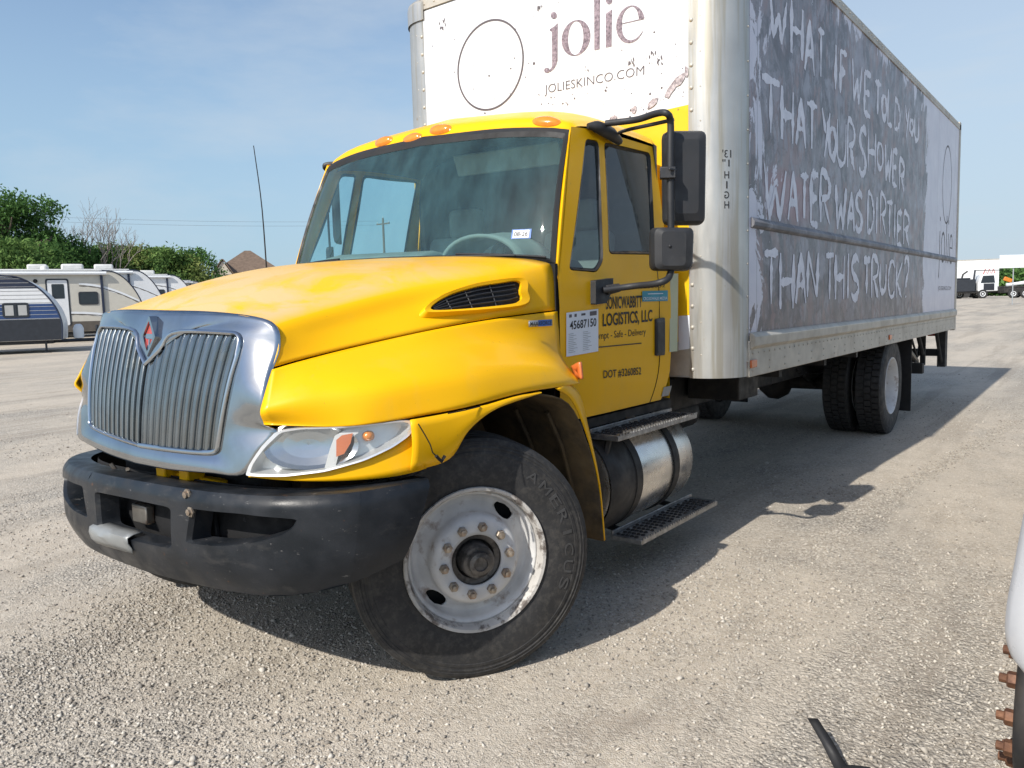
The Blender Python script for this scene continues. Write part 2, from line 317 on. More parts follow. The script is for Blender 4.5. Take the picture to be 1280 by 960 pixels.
class MB:
    def __init__(s, f=None): s.v = []; s.f = []; s.fn = f
    def add(s, V, F):
        o = len(s.v); s.v += [tuple(map(float, p)) for p in V]; s.f += [tuple(i+o for i in q) for q in F]; return s
    def grid(s, rows, closed=False, flip=False):
        n = len(rows[0]); V = [p for r in rows for p in r]; F = []
        for i in range(len(rows)-1):
            for j in range(n if closed else n-1):
                q = (i*n+j, i*n+(j+1) % n, (i+1)*n+(j+1) % n, (i+1)*n+j); F.append(q[::-1] if flip else q)
        return s.add(V, F)
    def ring(s, A, B, k=1, fn=None, flip=False):
        rows = [[np.asarray(a)+(np.asarray(b)-np.asarray(a))*i/k for a, b in zip(A, B)] for i in range(k+1)]
        if fn: rows = [[fn(p) for p in r] for r in rows]
        return s.grid(rows, True, flip)
    def fill(s, L, k=3, fn=None, flip=False):
        c = sum(np.asarray(p) for p in L)/len(L); B = [np.asarray(p)*.04+c*.96 for p in L]
        s.ring(L, B, k, fn, flip); q = [fn(p) if fn else p for p in B]
        return s.add(q, [tuple(range(len(q)))[::-1 if flip else 1]])
    def box(s, c, d, rot=None):
        V = []
        for z in (-.5, .5):
            for x, y in ((-.5, -.5), (.5, -.5), (.5, .5), (-.5, .5)):
                p = Vector((x*d[0], y*d[1], z*d[2]))
                if rot is not None: p = rot @ p
                V.append((p.x+c[0], p.y+c[1], p.z+c[2]))
        return s.add(V, [(3, 2, 1, 0), (4, 5, 6, 7), (0, 1, 5, 4), (1, 2, 6, 5), (2, 3, 7, 6), (3, 0, 4, 7)])
    def bb(s, x0, x1, y0, y1, z0, z1): return s.box(((x0+x1)/2, (y0+y1)/2, (z0+z1)/2), (x1-x0, y1-y0, z1-z0))
    def tube(s, path, r, n=10, caps=True, sm=0):
        P = crom(path, sm) if sm else [np.asarray(p, float) for p in path]; m = len(P); rs = r if hasattr(r, '__len__') else [r]*m
        if len(rs) != m: rs = list(np.interp(np.linspace(0, 1, m), np.linspace(0, 1, len(rs)), rs))
        rows = []; nrm = None
        for i in range(m):
            t = P[min(i+1, m-1)]-P[max(i-1, 0)]; t = t/(np.linalg.norm(t)+1e-12)
            if nrm is None: nrm = np.cross(t, [0, 0, 1] if abs(t[2]) < .9 else [1, 0, 0])
            nrm = nrm-t*(nrm@t); nrm /= np.linalg.norm(nrm)+1e-12; b = np.cross(t, nrm)
            rows.append([P[i]+rs[i]*(math.cos(a)*nrm+math.sin(a)*b) for a in [2*math.pi*k/n for k in range(n)]])
        o = len(s.v); s.grid(rows, True)
        if caps: s.f += [tuple(o+k for k in range(n))[::-1], tuple(o+(m-1)*n+k for k in range(n))]
        return s
    def lathe(s, prof, n=48, c=(0, 0, 0), ax='x', caps=False):
        rows = []
        for r, h in prof:
            L = []
            for k in range(n):
                a = 2*math.pi*k/n; u, v = r*math.cos(a), r*math.sin(a)
                L.append((c[0]+h, c[1]+u, c[2]+v) if ax == 'x' else (c[0]+u, c[1]+h, c[2]+v) if ax == 'y' else (c[0]+u, c[1]+v, c[2]+h))
            rows.append(L)
        o = len(s.v); s.grid(rows, True, flip=(ax == 'y'))
        if caps: s.f += [tuple(o+k for k in range(n)), tuple(o+(len(prof)-1)*n+k for k in range(n))]
        return s
    def prism(s, poly, a, b, ax='x'):
        """polygon in the two other axes, extruded a..b along ax"""
        def p3(q, h): return (h, q[0], q[1]) if ax == 'x' else (q[0], h, q[1]) if ax == 'y' else (q[0], q[1], h)
        n = len(poly); V = [p3(q, a) for q in poly]+[p3(q, b) for q in poly]
        return s.add(V, [tuple(range(n))[::-1], tuple(range(n, 2*n))]+[(i, (i+1) % n, n+(i+1) % n, n+i) for i in range(n)])
    def mirror(s):
        n = len(s.v); s.v += [(-p[0], p[1], p[2]) for p in s.v]; s.f += [tuple(i+n for i in q[::-1]) for q in s.f]; return s
    def flipx(s):
        s.v = [(-p[0], p[1], p[2]) for p in s.v]; s.f = [q[::-1] for q in s.f]; return s
    def mesh(s, name, fn=None):
        me = bpy.data.meshes.new(name); me.from_pydata([fn(p) if fn else p for p in s.v], [], s.f); me.validate(); return me
    def build(s, name, mat, parent=None, fn=None, smooth=35, bevel=0., solid=0., off=-1, weld=False, bseg=2, recalc=True):
        me = s.mesh(name, fn or s.fn)
        if weld or recalc:
            bm = bmesh.new(); bm.from_mesh(me)
            if weld: bmesh.ops.remove_doubles(bm, verts=bm.verts, dist=.0008)
            if recalc: bmesh.ops.recalc_face_normals(bm, faces=bm.faces)
            bm.to_mesh(me); bm.free()
        return link(name, me, mat, parent, smooth, bevel, solid, off, bseg)
def link(name, me, mat, parent=None, smooth=35, bevel=0., solid=0., off=-1, bseg=2):
    o = bpy.data.objects.new(name, me); COL.objects.link(o); o.parent = parent
    for m in (mat if isinstance(mat, (list, tuple)) else [mat]): me.materials.append(MATS[m])
    if smooth:
        me.shade_smooth(); me.set_sharp_from_angle(angle=R(smooth))
    if solid:
        k = o.modifiers.new('solid', 'SOLIDIFY'); k.thickness = solid; k.offset = off
    if bevel:
        k = o.modifiers.new('bevel', 'BEVEL'); k.width = bevel; k.segments = bseg; k.limit_method = 'ANGLE'; k.angle_limit = R(40); k.harden_normals = False
    return o
def thing(name, label, cat, loc=(0, 0, 0), rz=0, group=None):
    o = bpy.data.objects.new(name, None); COL.objects.link(o); o.location = loc; o.rotation_euler = (0, 0, rz); o.empty_display_size = .3
    return tag(o, label, cat, group)
def tag(o, label, cat, group=None):
    o['label'] = label; o['category'] = cat
    if group: o['group'] = group
    return o
def kind(o, k): o['kind'] = k; return o
def copy_tree(o, parent=None):
    c = o.copy(); COL.objects.link(c); c.parent = parent
    for ch in list(o.children): copy_tree(ch, c)
    return c
def text(name, s, O, U, V, mat, parent, bold=0., fn=None):
    """flat lettering laid on the quad O, O+U (reading direction), O+V (up)"""
    cu = bpy.data.curves.new('t', 'FONT'); cu.body = s; cu.resolution_u = 3; cu.offset = bold; ob = bpy.data.objects.new('t', cu); COL.objects.link(ob)
    dg = bpy.context.evaluated_depsgraph_get(); me = bpy.data.meshes.new_from_object(ob.evaluated_get(dg)); bpy.data.objects.remove(ob); bpy.data.curves.remove(cu)
    n = len(me.vertices); a = np.empty(n*3); me.vertices.foreach_get('co', a); a = a.reshape(-1, 3)
    lo, hi = a.min(0), a.max(0); q = (a-lo)/np.maximum(hi-lo, 1e-9)
    w = np.asarray(O, float)+q[:, :1]*np.asarray(U, float)+q[:, 1:2]*np.asarray(V, float)
    if fn: w = np.array([fn(p) for p in w])
    me.vertices.foreach_set('co', w.ravel().astype(np.float32)); me.name = name; me.update(); me.materials.clear()
    return link(name, me, mat, parent, 0)

# ================================================================== ground
def ground():
    def ax(c, lo, hi):
        a = [c]; s = .22
        while a[-1] < hi: a.append(a[-1]+s); s *= 1.045
        b = [c]; s = .22
        while b[-1] > lo: b.append(b[-1]-s); s *= 1.045
        return sorted(set(b+a))
    X = ax(1.5, -900, 700); Y = ax(1.5, -300, 1400)
    m = MB(); m.grid([[(x, y, gz(x, y)) for y in Y] for x in X])
    kind(m.build('ground', 'gravel_ground', smooth=60), 'structure')
ground()

# ================================================================== box truck
truck = thing('box_truck', 'yellow medium-duty box truck with chrome grille, white cargo box and grey painted slogan', 'truck')
SKEW = flat

# ---- hood
HC = [[(0, -.742, 1.553), (0, -.62, 1.603), (0, -.40, 1.672), (0, -.1, 1.738), (0, .2, 1.778), (0, .57, 1.812)],
      [(.30, -.73, 1.548), (.31, -.62, 1.590), (.33, -.40, 1.662), (.36, -.1, 1.730), (.40, .2, 1.773), (.45, .59, 1.808)],
      [(.54, -.70, 1.538), (.555, -.60, 1.562), (.58, -.40, 1.615), (.63, -.1, 1.685), (.70, .2, 1.736), (.76, .62, 1.795)],
      [(.655, -.672, 1.508), (.67, -.58, 1.528), (.70, -.40, 1.567), (.765, -.1, 1.635), (.845, .2, 1.69), (.955, .665, 1.772)],
      [(.703, -.672, 1.445), (.712, -.58, 1.46), (.742, -.40, 1.492), (.815, -.1, 1.558), (.90, .2, 1.62), (1.012, .68, 1.725)],
      [(.71, -.71, 1.352), (.74, -.60, 1.378), (.80, -.40, 1.418), (.895, -.1, 1.470), (.955, .2, 1.505), (1.022, .68, 1.538)]]
HROWS = loft(HC, 41, 31)
m = MB(); m.grid([[tuple(p) for p in r] for r in HROWS]); m.mirror()
hood = m.build('hood', 'hood_yellow', truck, lean, weld=True, solid=.012, smooth=50)
def hoodS(u, t):   # u 0..1 front to rear, t 0..1 centre to crease
    a = u*40; i = min(int(a), 39); f = a-i; b = t*30; j = min(int(b), 29); g = b-j
    return (HROWS[i][j]*(1-f)+HROWS[i+1][j]*f)*(1-g)+(HROWS[i][j+1]*(1-f)+HROWS[i+1][j+1]*f)*g
def hoodN(u, t):
    a = hoodS(min(u+.01, 1), t)-hoodS(max(u-.01, 0), t); b = hoodS(u, min(t+.01, 1))-hoodS(u, max(t-.01, 0)); n = np.cross(b, a); n /= np.linalg.norm(n)
    return n if n[0] > 0 else -n
# hood vent scoop (left and right)
def rng(o, i, k=9): return rloop(o, i, k)
vc = [inv(hoodS, x, y, .3, 1, .5, 1) for x, y in ((529, 398), (545, 374), (585, 358), (625, 350), (655, 349), (660, 362), (648, 385))]
vi = [inv(hoodS, x, y, .3, 1, .5, 1) for x, y in ((540, 392), (556, 374), (590, 362), (622, 356), (645, 353), (647, 364), (636, 381))]
for sgn in (1, -1):
    A = cloop(vc, 48); B = cloop(vi, 48)
    def hp(d): return lambda q: hoodS(min(max(q[0], 0), 1), min(max(q[1], 0), 1))+hoodN(q[0], q[1])*d
    m = MB(); nA = [hp(.001)(q) for q in A]; M_ = [hp(.028)(np.asarray(a)*.6+np.asarray(b)*.4) for a, b in zip(A, B)]; nB = [hp(.022)(q) for q in B]; nC = [hp(.003)(q) for q in B]
    for p, q in ((nA, M_), (M_, nB), (nB, nC)): m.ring(p, q, 2)
    if sgn < 0: m.flipx()
    vent = m.build('hood_vent', 'yellow_paint', hood, lean, smooth=60)
    m = MB(); m.fill(B, 5, hp(.0055))
    if sgn < 0: m.flipx()
    m.build('vent_screen', 'dark_void', hood, lean)
    us = [q[0] for q in vi]; u0, u1 = min(us), max(us)
    def clip(u):          # t range of the opening at this u
        ts = []
        for k in range(len(B)):
            a, b = B[k], B[(k+1) % len(B)]
            if (a[0]-u)*(b[0]-u) < 0: ts.append(a[1]+(b[1]-a[1])*(u-a[0])/(b[0]-a[0]))
        return (min(ts), max(ts)) if len(ts) > 1 else None
    for k in range(1, 5):
        path = []
        for i in range(13):
            u = u0+(u1-u0)*(.03+.94*i/12); c = clip(u)
            if c: path.append(hp(.012)((u, c[0]+(c[1]-c[0])*k/5)))
        m = MB(); m.tube(path, .0035, 5)
        if sgn < 0: m.flipx()
        m.build('vent_slat', 'black_plastic', hood, lean)
    for f in (.25, .5, .75):
        u = u0+(u1-u0)*f; c = clip(u); m = MB(); m.tube([hp(.011)((u, c[0]+(c[1]-c[0])*i/4)) for i in range(5)], .003, 5)
        if sgn < 0: m.flipx()
        m.build('vent_slat', 'black_plastic', hood, lean)

# ---- headlight surface, shared by fender lip and grille surround
HPL = crom([(.652, -.838, 0), (.74, -.80, 0), (.86, -.715, 0), (.98, -.60, 0), (1.075, -.475, 0), (1.135, -.36, 0)], 60)
def headS(u, t, d=0.):
    a = min(max(u, 0), 1)*59; i = min(int(a), 58); p = HPL[i]*(1-(a-i))+HPL[i+1]*(a-i); g = HPL[i+1]-HPL[i]; n = np.array([-g[1], g[0], 0]); n /= np.linalg.norm(n); n = -n if n[1] > 0 else n
    n = n if n[1] < 0 else -n
    back = .045*t+.03*(t-.5)**2
    return np.array([p[0], p[1], .94+.25*t])-n*back+n*d
LIP = [headS(*inv(headS, x, y), .004) for x, y in ((330, 533), (352, 538), (415, 533.5), (470, 528), (506, 521))]
print('lip', [tuple(np.round(p, 3)) for p in LIP])
# ---- fenders
FC = [[(.714, -.715, 1.345), (.748, -.60, 1.372), (.808, -.40, 1.412), (.903, -.1, 1.464), (.963, .2, 1.499), (1.0, .45, 1.518), (1.03, .685, 1.532)],
      [(.722, -.745, 1.292), (.80, -.61, 1.335), (.885, -.41, 1.37), (.965, -.1, 1.412), (1.005, .2, 1.435), (1.022, .45, 1.44), (1.036, .685, 1.43)],
      [(.730, -.775, 1.235), (.85, -.63, 1.29), (.965, -.43, 1.325), (1.055, -.12, 1.358), (1.085, .2, 1.365), (1.08, .45, 1.355), (1.045, .685, 1.33)],
      [(.736, -.792, 1.195), (.875, -.655, 1.235), (1.03, -.46, 1.265), (1.135, -.15, 1.29), (1.165, .2, 1.30), (1.16, .47, 1.29), (1.10, .67, 1.26)],
      [LIP[0]+[0, 0, .01], LIP[2]+[0, 0, .014], LIP[3]+[.01, 0, .016], (1.165, -.18, 1.205), (1.20, .15, 1.235), (1.20, .47, 1.235), (1.16, .65, 1.22)],
      [LIP[0], LIP[2], LIP[3]+[.005, 0, 0], (1.165, -.18, 1.178), (1.203, .15, 1.205), (1.205, .47, 1.203), (1.18, .64, 1.20)]]
FROWS = loft(FC, 41, 25)
LINER = [(-.24, 1.02), (-.16, 1.09), (-.02, 1.15), (.12, 1.175), (.3, 1.185), (.52, 1.115), (.66, .93), (.762, .68), (.805, .40)]
for sgn in (1, -1):
    m = MB(); m.grid([[tuple(p) for p in r] for r in FROWS])
    if sgn < 0: m.flipx()
    fender = m.build('fender', 'yellow_paint', truck, lean, smooth=50, solid=.010)
    # flare strip in front of the wheel arch
    up = crom([(1.118, -.415, 1.158), (1.150, -.25, 1.165), (1.185, -.08, 1.178), (1.203, .1, 1.195), (1.205, .28, 1.199)], 25)
    lo = crom([(1.105, -.415, .962), (1.145, -.245, .985), (1.168, -.15, 1.085), (1.19, -.02, 1.152), (1.203, .28, 1.188)], 25)
    m = MB(); m.grid([[a+(b-a)*j/6+np.array([.012*math.sin(math.pi*j/6), 0, 0]) for j in range(7)] for a, b in zip(up, lo)])
    if sgn < 0: m.flipx()
    m.build('flare', 'yellow_paint', fender, lean, solid=.008, smooth=60)
    # rear skirt edge
    a = crom([(1.207, .40, 1.199), (1.205, .537, 1.128), (1.2, .669, .938), (1.197, .77, .687), (1.195, .812, .40)], 25)
    b = crom([(1.19, .53, 1.212), (1.165, .665, 1.135), (1.155, .755, .945), (1.165, .812, .69), (1.178, .832, .40)], 25)
    m = MB(); m.grid([[p+(q-p)*j/4+np.array([.008*math.sin(math.pi*j/4), 0, 0]) for j in range(5)] for p, q in zip(a, b)])
    if sgn < 0: m.flipx()
    m.build('skirt', 'yellow_paint', fender, lean, solid=.006, smooth=60)
    P2 = crom([(0, *q) for q in LINER], 30); m = MB(); m.grid([[(x, p[1]+.02*max(0, (1.19-x))*(1 if p[1] > .3 else -.3), p[2]) for x in ((1.196 if p[1] > .3 else 1.15), 1.0, .8, .55)] for p in P2])
    if sgn < 0: m.flipx()
    m.build('wheel_liner', 'liner', fender, lean, solid=.006, smooth=60)
    # two bracing ribs and a splash panel inside the liner
    m = MB()
    for x in (1.05, .86): m.tube([(x, .55, 1.06), (x, .665, .88), (x, .75, .66), (x, .79, .42)], .012, 6)
    m.bb(.50, .56, -.5, .85, .55, 1.2)
    if sgn < 0: m.flipx()
    m.build('liner_rib', 'liner', fender, lean)
    m = MB(); m.fill(rloop([(1.172, .648, 1.30), (1.185, .640, 1.215), (1.115, .690, 1.215), (1.095, .688, 1.27)], .012, 4, 2), 2)
    if sgn < 0: m.flipx()
    m.build('side_marker', 'orange_lens', fender, lean, solid=.014, off=1)
# crack and chips in the left flare
m = MB(); m.tube([PX(*q, x=1.158) for q in ((523, 530), (532, 545), (538, 556), (541, 566), (548, 573))], .0025, 5)
m.tube([PX(*q, x=1.163) for q in ((545, 570), (552, 577), (556, 570))], .007, 5); m.tube([PX(*q, x=1.185) for q in ((560, 517), (580, 513), (600, 508))], .0022, 5)
m.build('crack', 'dark_void', fender if False else truck)

# ---- grille surround, grille and slats
def grY(x, z): return -.855+.21*(z-1.0)+.14*x*x-.02*math.sin(max(0, min(1, (z-1.0)/.5))*math.pi)
H1, H2, H3 = [headS(*inv(headS, x, y), .003) for x, y in ((347, 541), (326, 565), (304, 596))]
GO3 = [(0, -.742, 1.555), (.35, -.725, 1.553), (.60, -.688, 1.535), (.69, -.668, 1.50), (.712, -.675, 1.42), (.714, -.715, 1.34), (.728, -.765, 1.24), tuple(LIP[0]), tuple(H1), tuple(H2), tuple(H3), (.50, -.862, .955), (.25, -.884, .938), (0, -.89, .930)]
GI = [(0, 1.335), (.085, 1.395), (.165, 1.468), (.47, 1.475), (.55, 1.462), (.562, 1.40), (.55, 1.31), (.54, 1.23), (.525, 1.13), (.515, 1.07), (.50, 1.035), (.42, 1.022), (.20, 1.012), (0, 1.005)]
N = 61
o3 = crom(GO3, N); i2 = crom([(a, z) for a, z in GI], N)
for p in (o3[0], o3[-1], i2[0], i2[-1]): p[0] = 0
i3 = [np.array([p[0], grY(p[0], p[1])-.012, p[1]]) for p in i2]
m = MB(); rows = []
for k in range(9):
    s = k/8; bul = .010*math.sin(math.pi*s)
    rows.append([b+(a-b)*s+np.array([0, -bul, 0])*(1 if True else 0) for a, b in zip(o3, i3)])
m.grid(rows); m.grid([[p+np.array([0, .05, 0]) for p in i3], i3]); m.mirror()
sur = m.build('grille_surround', 'chrome', truck, lean, weld=True, solid=.006, smooth=55)
m = MB()   # bright inner bead round the opening
m.tube([p+np.array([0, -.006, 0]) for p in i3], .009, 6); m.mirror(); m.build('bead', 'chrome_dark', sur, lean, smooth=60)
# backing screen
m = MB(); m.grid([[(x, grY(x, z)+.045, z) for x in np.linspace(-.57, .57, 13)] for z in np.linspace(.99, 1.49, 9)])
grille = m.build('grille', 'dark_void', truck, lean, smooth=60)
topx = [p[0] for p in i2]
def itop(x):
    best = 1.47
    for a, b in zip(i2[:30], i2[1:31]):
        if a[0] <= x <= b[0] and b[0] > a[0]: return a[1]+(b[1]-a[1])*(x-a[0])/(b[0]-a[0])
    return best
def ibot(x): return 1.006+.022*(x/.5)**2
for sgn in (1, -1):
    for k in range(11):
        xb = .010+k*.0455; xt = .012+k*.0503; wb = .036
        zt = itop(xt+.018)+.004; zb = ibot(xb)-.002; rows = []
        for i in range(13):
            s = i/12; z = zb+(zt-zb)*s; f = (z-1.005)/.47; x0 = xb+(xt-xb)*f
            y0 = grY(x0, z); wdt = wb+(.040-wb)*f; tip = max(0, (s-.93)/.07)
            pr = [(0, .034), (.0, -.006), (.06, -.014), (.16, -.016), (.22, -.012), (.82, -.012), (.95, -.004), (1, .030)]
            rows.append([(x0+a*wdt, y0+b+.008*tip*tip, z) for a, b in pr])
        m = MB(); m.grid(rows)
        if sgn < 0: m.flipx()
        m.build('slat', 'slat_silver', grille, lean, smooth=40)
# emblem
ey = grY(0, 1.46)-.034
def dia(cx, cz, w, h): return [(cx, cz+h), (cx+w, cz), (cx, cz-h), (cx-w, cz)]
m = MB(); D0 = rloop(dia(.0, 1.448, .058, .086), .008, 3, 2); D1 = rloop(dia(.0, 1.448, .042, .064), .006, 3, 2)
def ez(q, d): return (q[0], ey+.14*(q[1]-1.45)+d, q[1])
m.ring([ez(q, .03) for q in D0], [ez(q, -.004) for q in D0]); m.ring([ez(q, -.004) for q in D0], [ez(q, -.004) for q in D1]); m.ring([ez(q, -.004) for q in D1], [ez(q, .006) for q in D1])
emb = m.build('emblem', 'chrome', truck, lean)
m = MB(); m.fill([ez(q, .0055) for q in D1], 1); m.build('emblem_field', 'emblem_red', emb, lean)
m = MB()
for pl in ([(-.042, 1.448), (-.024, 1.458), (.024, 1.458), (.042, 1.448), (.024, 1.438), (-.024, 1.438)],): m.add([ez(q, .002) for q in pl], [tuple(range(6))])
m.add([ez(q, .0025) for q in ((-.005, 1.436), (.005, 1.436), (.003, 1.39), (-.003, 1.39))], [(0, 1, 2, 3)])
m.build('emblem_bar', 'chrome_dark', emb, lean, 0)

# ---- headlights
pin = lambda L: [inv(headS, x, y) for x, y in L]
OUT = pin(((346, 541), (372, 536), (415, 534), (460, 530), (500, 524), (516, 524), (520, 530), (511, 543), (490, 558), (455, 575), (405, 590), (355, 597), (308, 597), (312, 585), (328, 560)))
LO = rloop(OUT, .03, 3, 2)
c0 = sum(LO)/len(LO); LI = [c0+(p-c0)*.92 for p in LO]; LB = [c0+(p-c0)*.86 for p in LO]
for sgn in (1, -1):
    def bl(nm, mt, pr, mk, **k):
        m = MB(); mk(m)
        if sgn < 0: m.flipx()
        return m.build(nm, mt, pr, lean, **k)
    def mkh(m):
        m.ring([headS(*q, -.03) for q in LO], [headS(*q, .006) for q in LO]); m.ring([headS(*q, .006) for q in LO], [headS(*q, .004) for q in LI], 1)
        m.ring([headS(*q, .004) for q in LI], [headS(*q, -.055) for q in LB], 2); m.fill(LB, 3, lambda q: headS(q[0], q[1], -.055))
    hl = bl('headlight', 'lamp_silver', truck, mkh, smooth=40)
    bl('lens', 'lens_clear', hl, lambda m: m.fill(LI, 4, lambda q: headS(q[0], q[1], .008)), smooth=60)
    def bowl(m):
        cu, ct = inv(headS, 382, 560)
        for k in range(4):
            r0, r1 = [(.20, .30), (.17, .26), (.11, .17), (.04, .06), (.0, .0)][k:k+2]; dd = (-.020, -.036, -.047, -.052, -.053)
            m.ring([headS(cu+r0[0]*math.cos(a), ct+r0[1]*math.sin(a), dd[k]) for a in np.linspace(0, 6.283, 25)[:-1]], [headS(cu+r1[0]*math.cos(a), ct+r1[1]*math.sin(a), dd[k+1]) for a in np.linspace(0, 6.283, 25)[:-1]])
    r0 = None
    def bowl2(m):
        cu, ct = inv(headS, 382, 560); rs = [(.235, .34), (.20, .29), (.13, .19), (.06, .08), (.004, .006)]; dd = (-.018, -.030, -.044, -.050, -.052)
        L = [[headS(cu+a*math.cos(w), ct+b*math.sin(w), d) for w in np.linspace(0, 6.283, 25)[:-1]] for (a, b), d in zip(rs, dd)]
        for p, q in zip(L, L[1:]): m.ring(p, q)
    bl('reflector', 'chrome_dark', hl, bowl2, smooth=60)
    bl('bezel', 'far_trim', hl, lambda m: m.fill([np.array(inv(headS, x, y)) for x, y in ((404, 590), (412, 562), (418, 546), (430, 539), (452, 536), (449, 541), (432, 545), (423, 553), (417, 575), (418, 588))], 1, lambda q: headS(q[0], q[1], -.016)))
    bl('side_reflector', 'orange_lens', hl, lambda m: m.fill([np.array(inv(headS, x, y)) for x, y in ((420, 551), (427, 545), (441, 542), (438, 555), (430, 568), (420, 572))], 1, lambda q: headS(q[0], q[1], -.012)))
    def bulb(m):
        p = headS(*inv(headS, 462, 546), -.03); m.lathe([(.0005, -.022), (.016, -.018), (.020, -.004), (.018, .012), (.0005, .02)], 14, p, 'y')
    bl('turn_bulb', 'amber_lens', hl, bulb, smooth=60)
    # yellow panel below the headlight
    top = pin(((308, 596), (355, 596), (405, 589), (455, 574), (490, 557), (511, 542), (521, 526))); bot = pin(((308, 600), (355, 603), (405, 603), (455, 600), (500, 594), (545, 584), (563, 575)))
    a = crom([headS(u, t, -.012) for u, t in top], 24); b = crom([headS(u, t, -.012) for u, t in bot], 24)
    b[-1] = np.array([1.125, -.36, .965]); 
    m = MB(); m.grid([[p+(q-p)*j/4 for j in range(5)] for p, q in zip(a, b)])
    if sgn < 0: m.flipx()
    m.build('headlight_valance', 'yellow_paint', truck, lean, smooth=60, solid=.006)

# ---- bumper
BPL = crom([(0, -.925, 0), (.3, -.92, 0), (.6, -.895, 0), (.86, -.822, 0), (1.035, -.69, 0), (1.12, -.51, 0), (1.15, -.35, 0)], 80)
_bl = np.concatenate([[0], np.cumsum([np.linalg.norm(b-a) for a, b in zip(BPL, BPL[1:])])]); _bl /= _bl[-1]
BX = np.array(BPL)
def bumpS(u, t, d=0.):
    a = abs(u); a2 = a*(1-.09*(1-t)*max(0, (a-.6)/.4)); x = np.interp(a2, _bl, BX[:, 0]); y = np.interp(a2, _bl, BX[:, 1])
    e = .01; g = np.array([np.interp(min(a2+e, 1), _bl, BX[:, 0])-np.interp(a2-e, _bl, BX[:, 0]), np.interp(min(a2+e, 1), _bl, BX[:, 1])-np.interp(a2-e, _bl, BX[:, 1])]); n = np.array([-g[1], g[0]]); n = -n if n[1] > 0 else n; n /= np.linalg.norm(n)+1e-9
    zt = .893; zb = .497+.03*a+.09*max(0, (a-.5)/.5)**1.5
    inn = .022*max(0, (t-.88)/.12)**2+(.05-.035*max(0, (a-.5)/.5))*max(0, (.35-t)/.35)**1.5-.008*math.sin(math.pi*t)
    x -= n[0]*inn-n[0]*d; y -= n[1]*inn-n[1]*d
    if u < 0: x = -x
    z = zb+(zt-zb)*t
    return np.array([x, y, z+.024*x])
hl_ = [inv(bumpS, x, y, .05, 1) for x, y in ((241, 637), (300, 643), (347, 648), (369, 650), (364, 660), (350, 669), (322, 677), (275, 682), (235, 678))]
ctr = [(-.205, .80), (.0, .81), (.205, .80), (.20, .40), (.0, .39), (-.20, .40)]
print('bumper hole', [(round(a, 2), round(b, 2)) for a, b in hl_])
def cell(m, hole, u0, u1, rr, d=.09):
    H = rloop(hole, rr*.7, 4, 5); c = sum(H)/len(H); O = []
    for q in H:      # radial projection onto the cell rectangle
        dx, dy = q[0]-c[0], q[1]-c[1]; s = 9e9
        if dx > 1e-9: s = min(s, (u1-c[0])/dx)
        if dx < -1e-9: s = min(s, (u0-c[0])/dx)
        if dy > 1e-9: s = min(s, (1-c[1])/dy)
        if dy < -1e-9: s = min(s, (0-c[1])/dy)
        O.append(np.array([c[0]+dx*s, c[1]+dy*s]))
    for cu, ct in ((u0, 0), (u1, 0), (u1, 1), (u0, 1)):    # snap one loop point onto each corner
        k = min(range(len(O)), key=lambda i: np.hypot((O[i][0]-cu)*2, O[i][1]-ct)); O[k] = np.array([cu, ct], float)
    G = [c+(q-c)*1.05 for q in H]
    m.ring(O, G, 10, lambda q: bumpS(q[0], q[1])); m.ring([bumpS(*q) for q in G], [bumpS(*q, -.016) for q in H], 2); m.ring([bumpS(*q, -.016) for q in H], [bumpS(*(c+(q-c)*.97), -d) for q in H], 2)
uL0 = .265; uL1 = .80
m = MB(); cell(m, ctr, -uL0, uL0, .05); cell(m, hl_, uL0, uL1, .03); 
cell(m, [(-a, b) for a, b in hl_][::-1], -uL1, -uL0, .03)
for s in (1, -1):
    m.grid([[bumpS(s*u, t) for t in np.linspace(0, 1, 14)] for u in np.linspace(uL1, 1, 12)])
    m.grid([[bumpS(s*1, t, -d) for t in np.linspace(0, 1, 14)] for d in (0, .012, .05)])
U = np.linspace(-1, 1, 61)
m.grid([[bumpS(u, 1, 0) for u in U], [bumpS(u, 1, -.02)+[0, 0, .004] for u in U], [bumpS(u, 1, -.10) for u in U]]); m.grid([[bumpS(u, 0, 0) for u in U], [bumpS(u, 0, -.03)-[0, 0, .006] for u in U], [bumpS(u, 0, -.09) for u in U]])
bumper = m.build('bumper', 'bumper_plastic', truck, smooth=45)
m = MB(); m.grid([[bumpS(u, t, -.13) for t in (0, .5, 1)] for u in np.linspace(-.93, .93, 31)]); m.build('bumper_back', 'dark_void', bumper)
for (x, y) in ((234, 618), (238, 640)):
    u, t = inv(bumpS, x, y, 0, 1); p = bumpS(u, t); m = MB(); m.lathe([(.021, .004), (.021, -.003), (.013, -.004), (.013, -.013), (.0005, -.016)], 6 if x == 238 else 10, p, 'y'); m.build('bolt', 'nut_steel', bumper)
# grey tape flap folded over the lower lip of the centre opening
u0, t0 = inv(bumpS, 116, 650, -.42, .1, .3, .5); u1, t1 = inv(bumpS, 163, 660, -.35, .2, .3, .5); print('flap', u0, u1)
m = MB(); rows = []
for i in range(9):
    s = i/8; u = u0+(u1-u0)*s; rows.append([bumpS(u, .44, -.05), bumpS(u, .435, -.01), bumpS(u, .41, .016), bumpS(u, .35, .022+.006*math.sin(5*s)), bumpS(u, .27+.02*s, .014+.008*math.sin(4*s+1)), bumpS(u, .20+.035*s, .010)])
m.grid(rows); m.build('tape_flap', 'tape_grey', bumper, solid=.004, smooth=50)
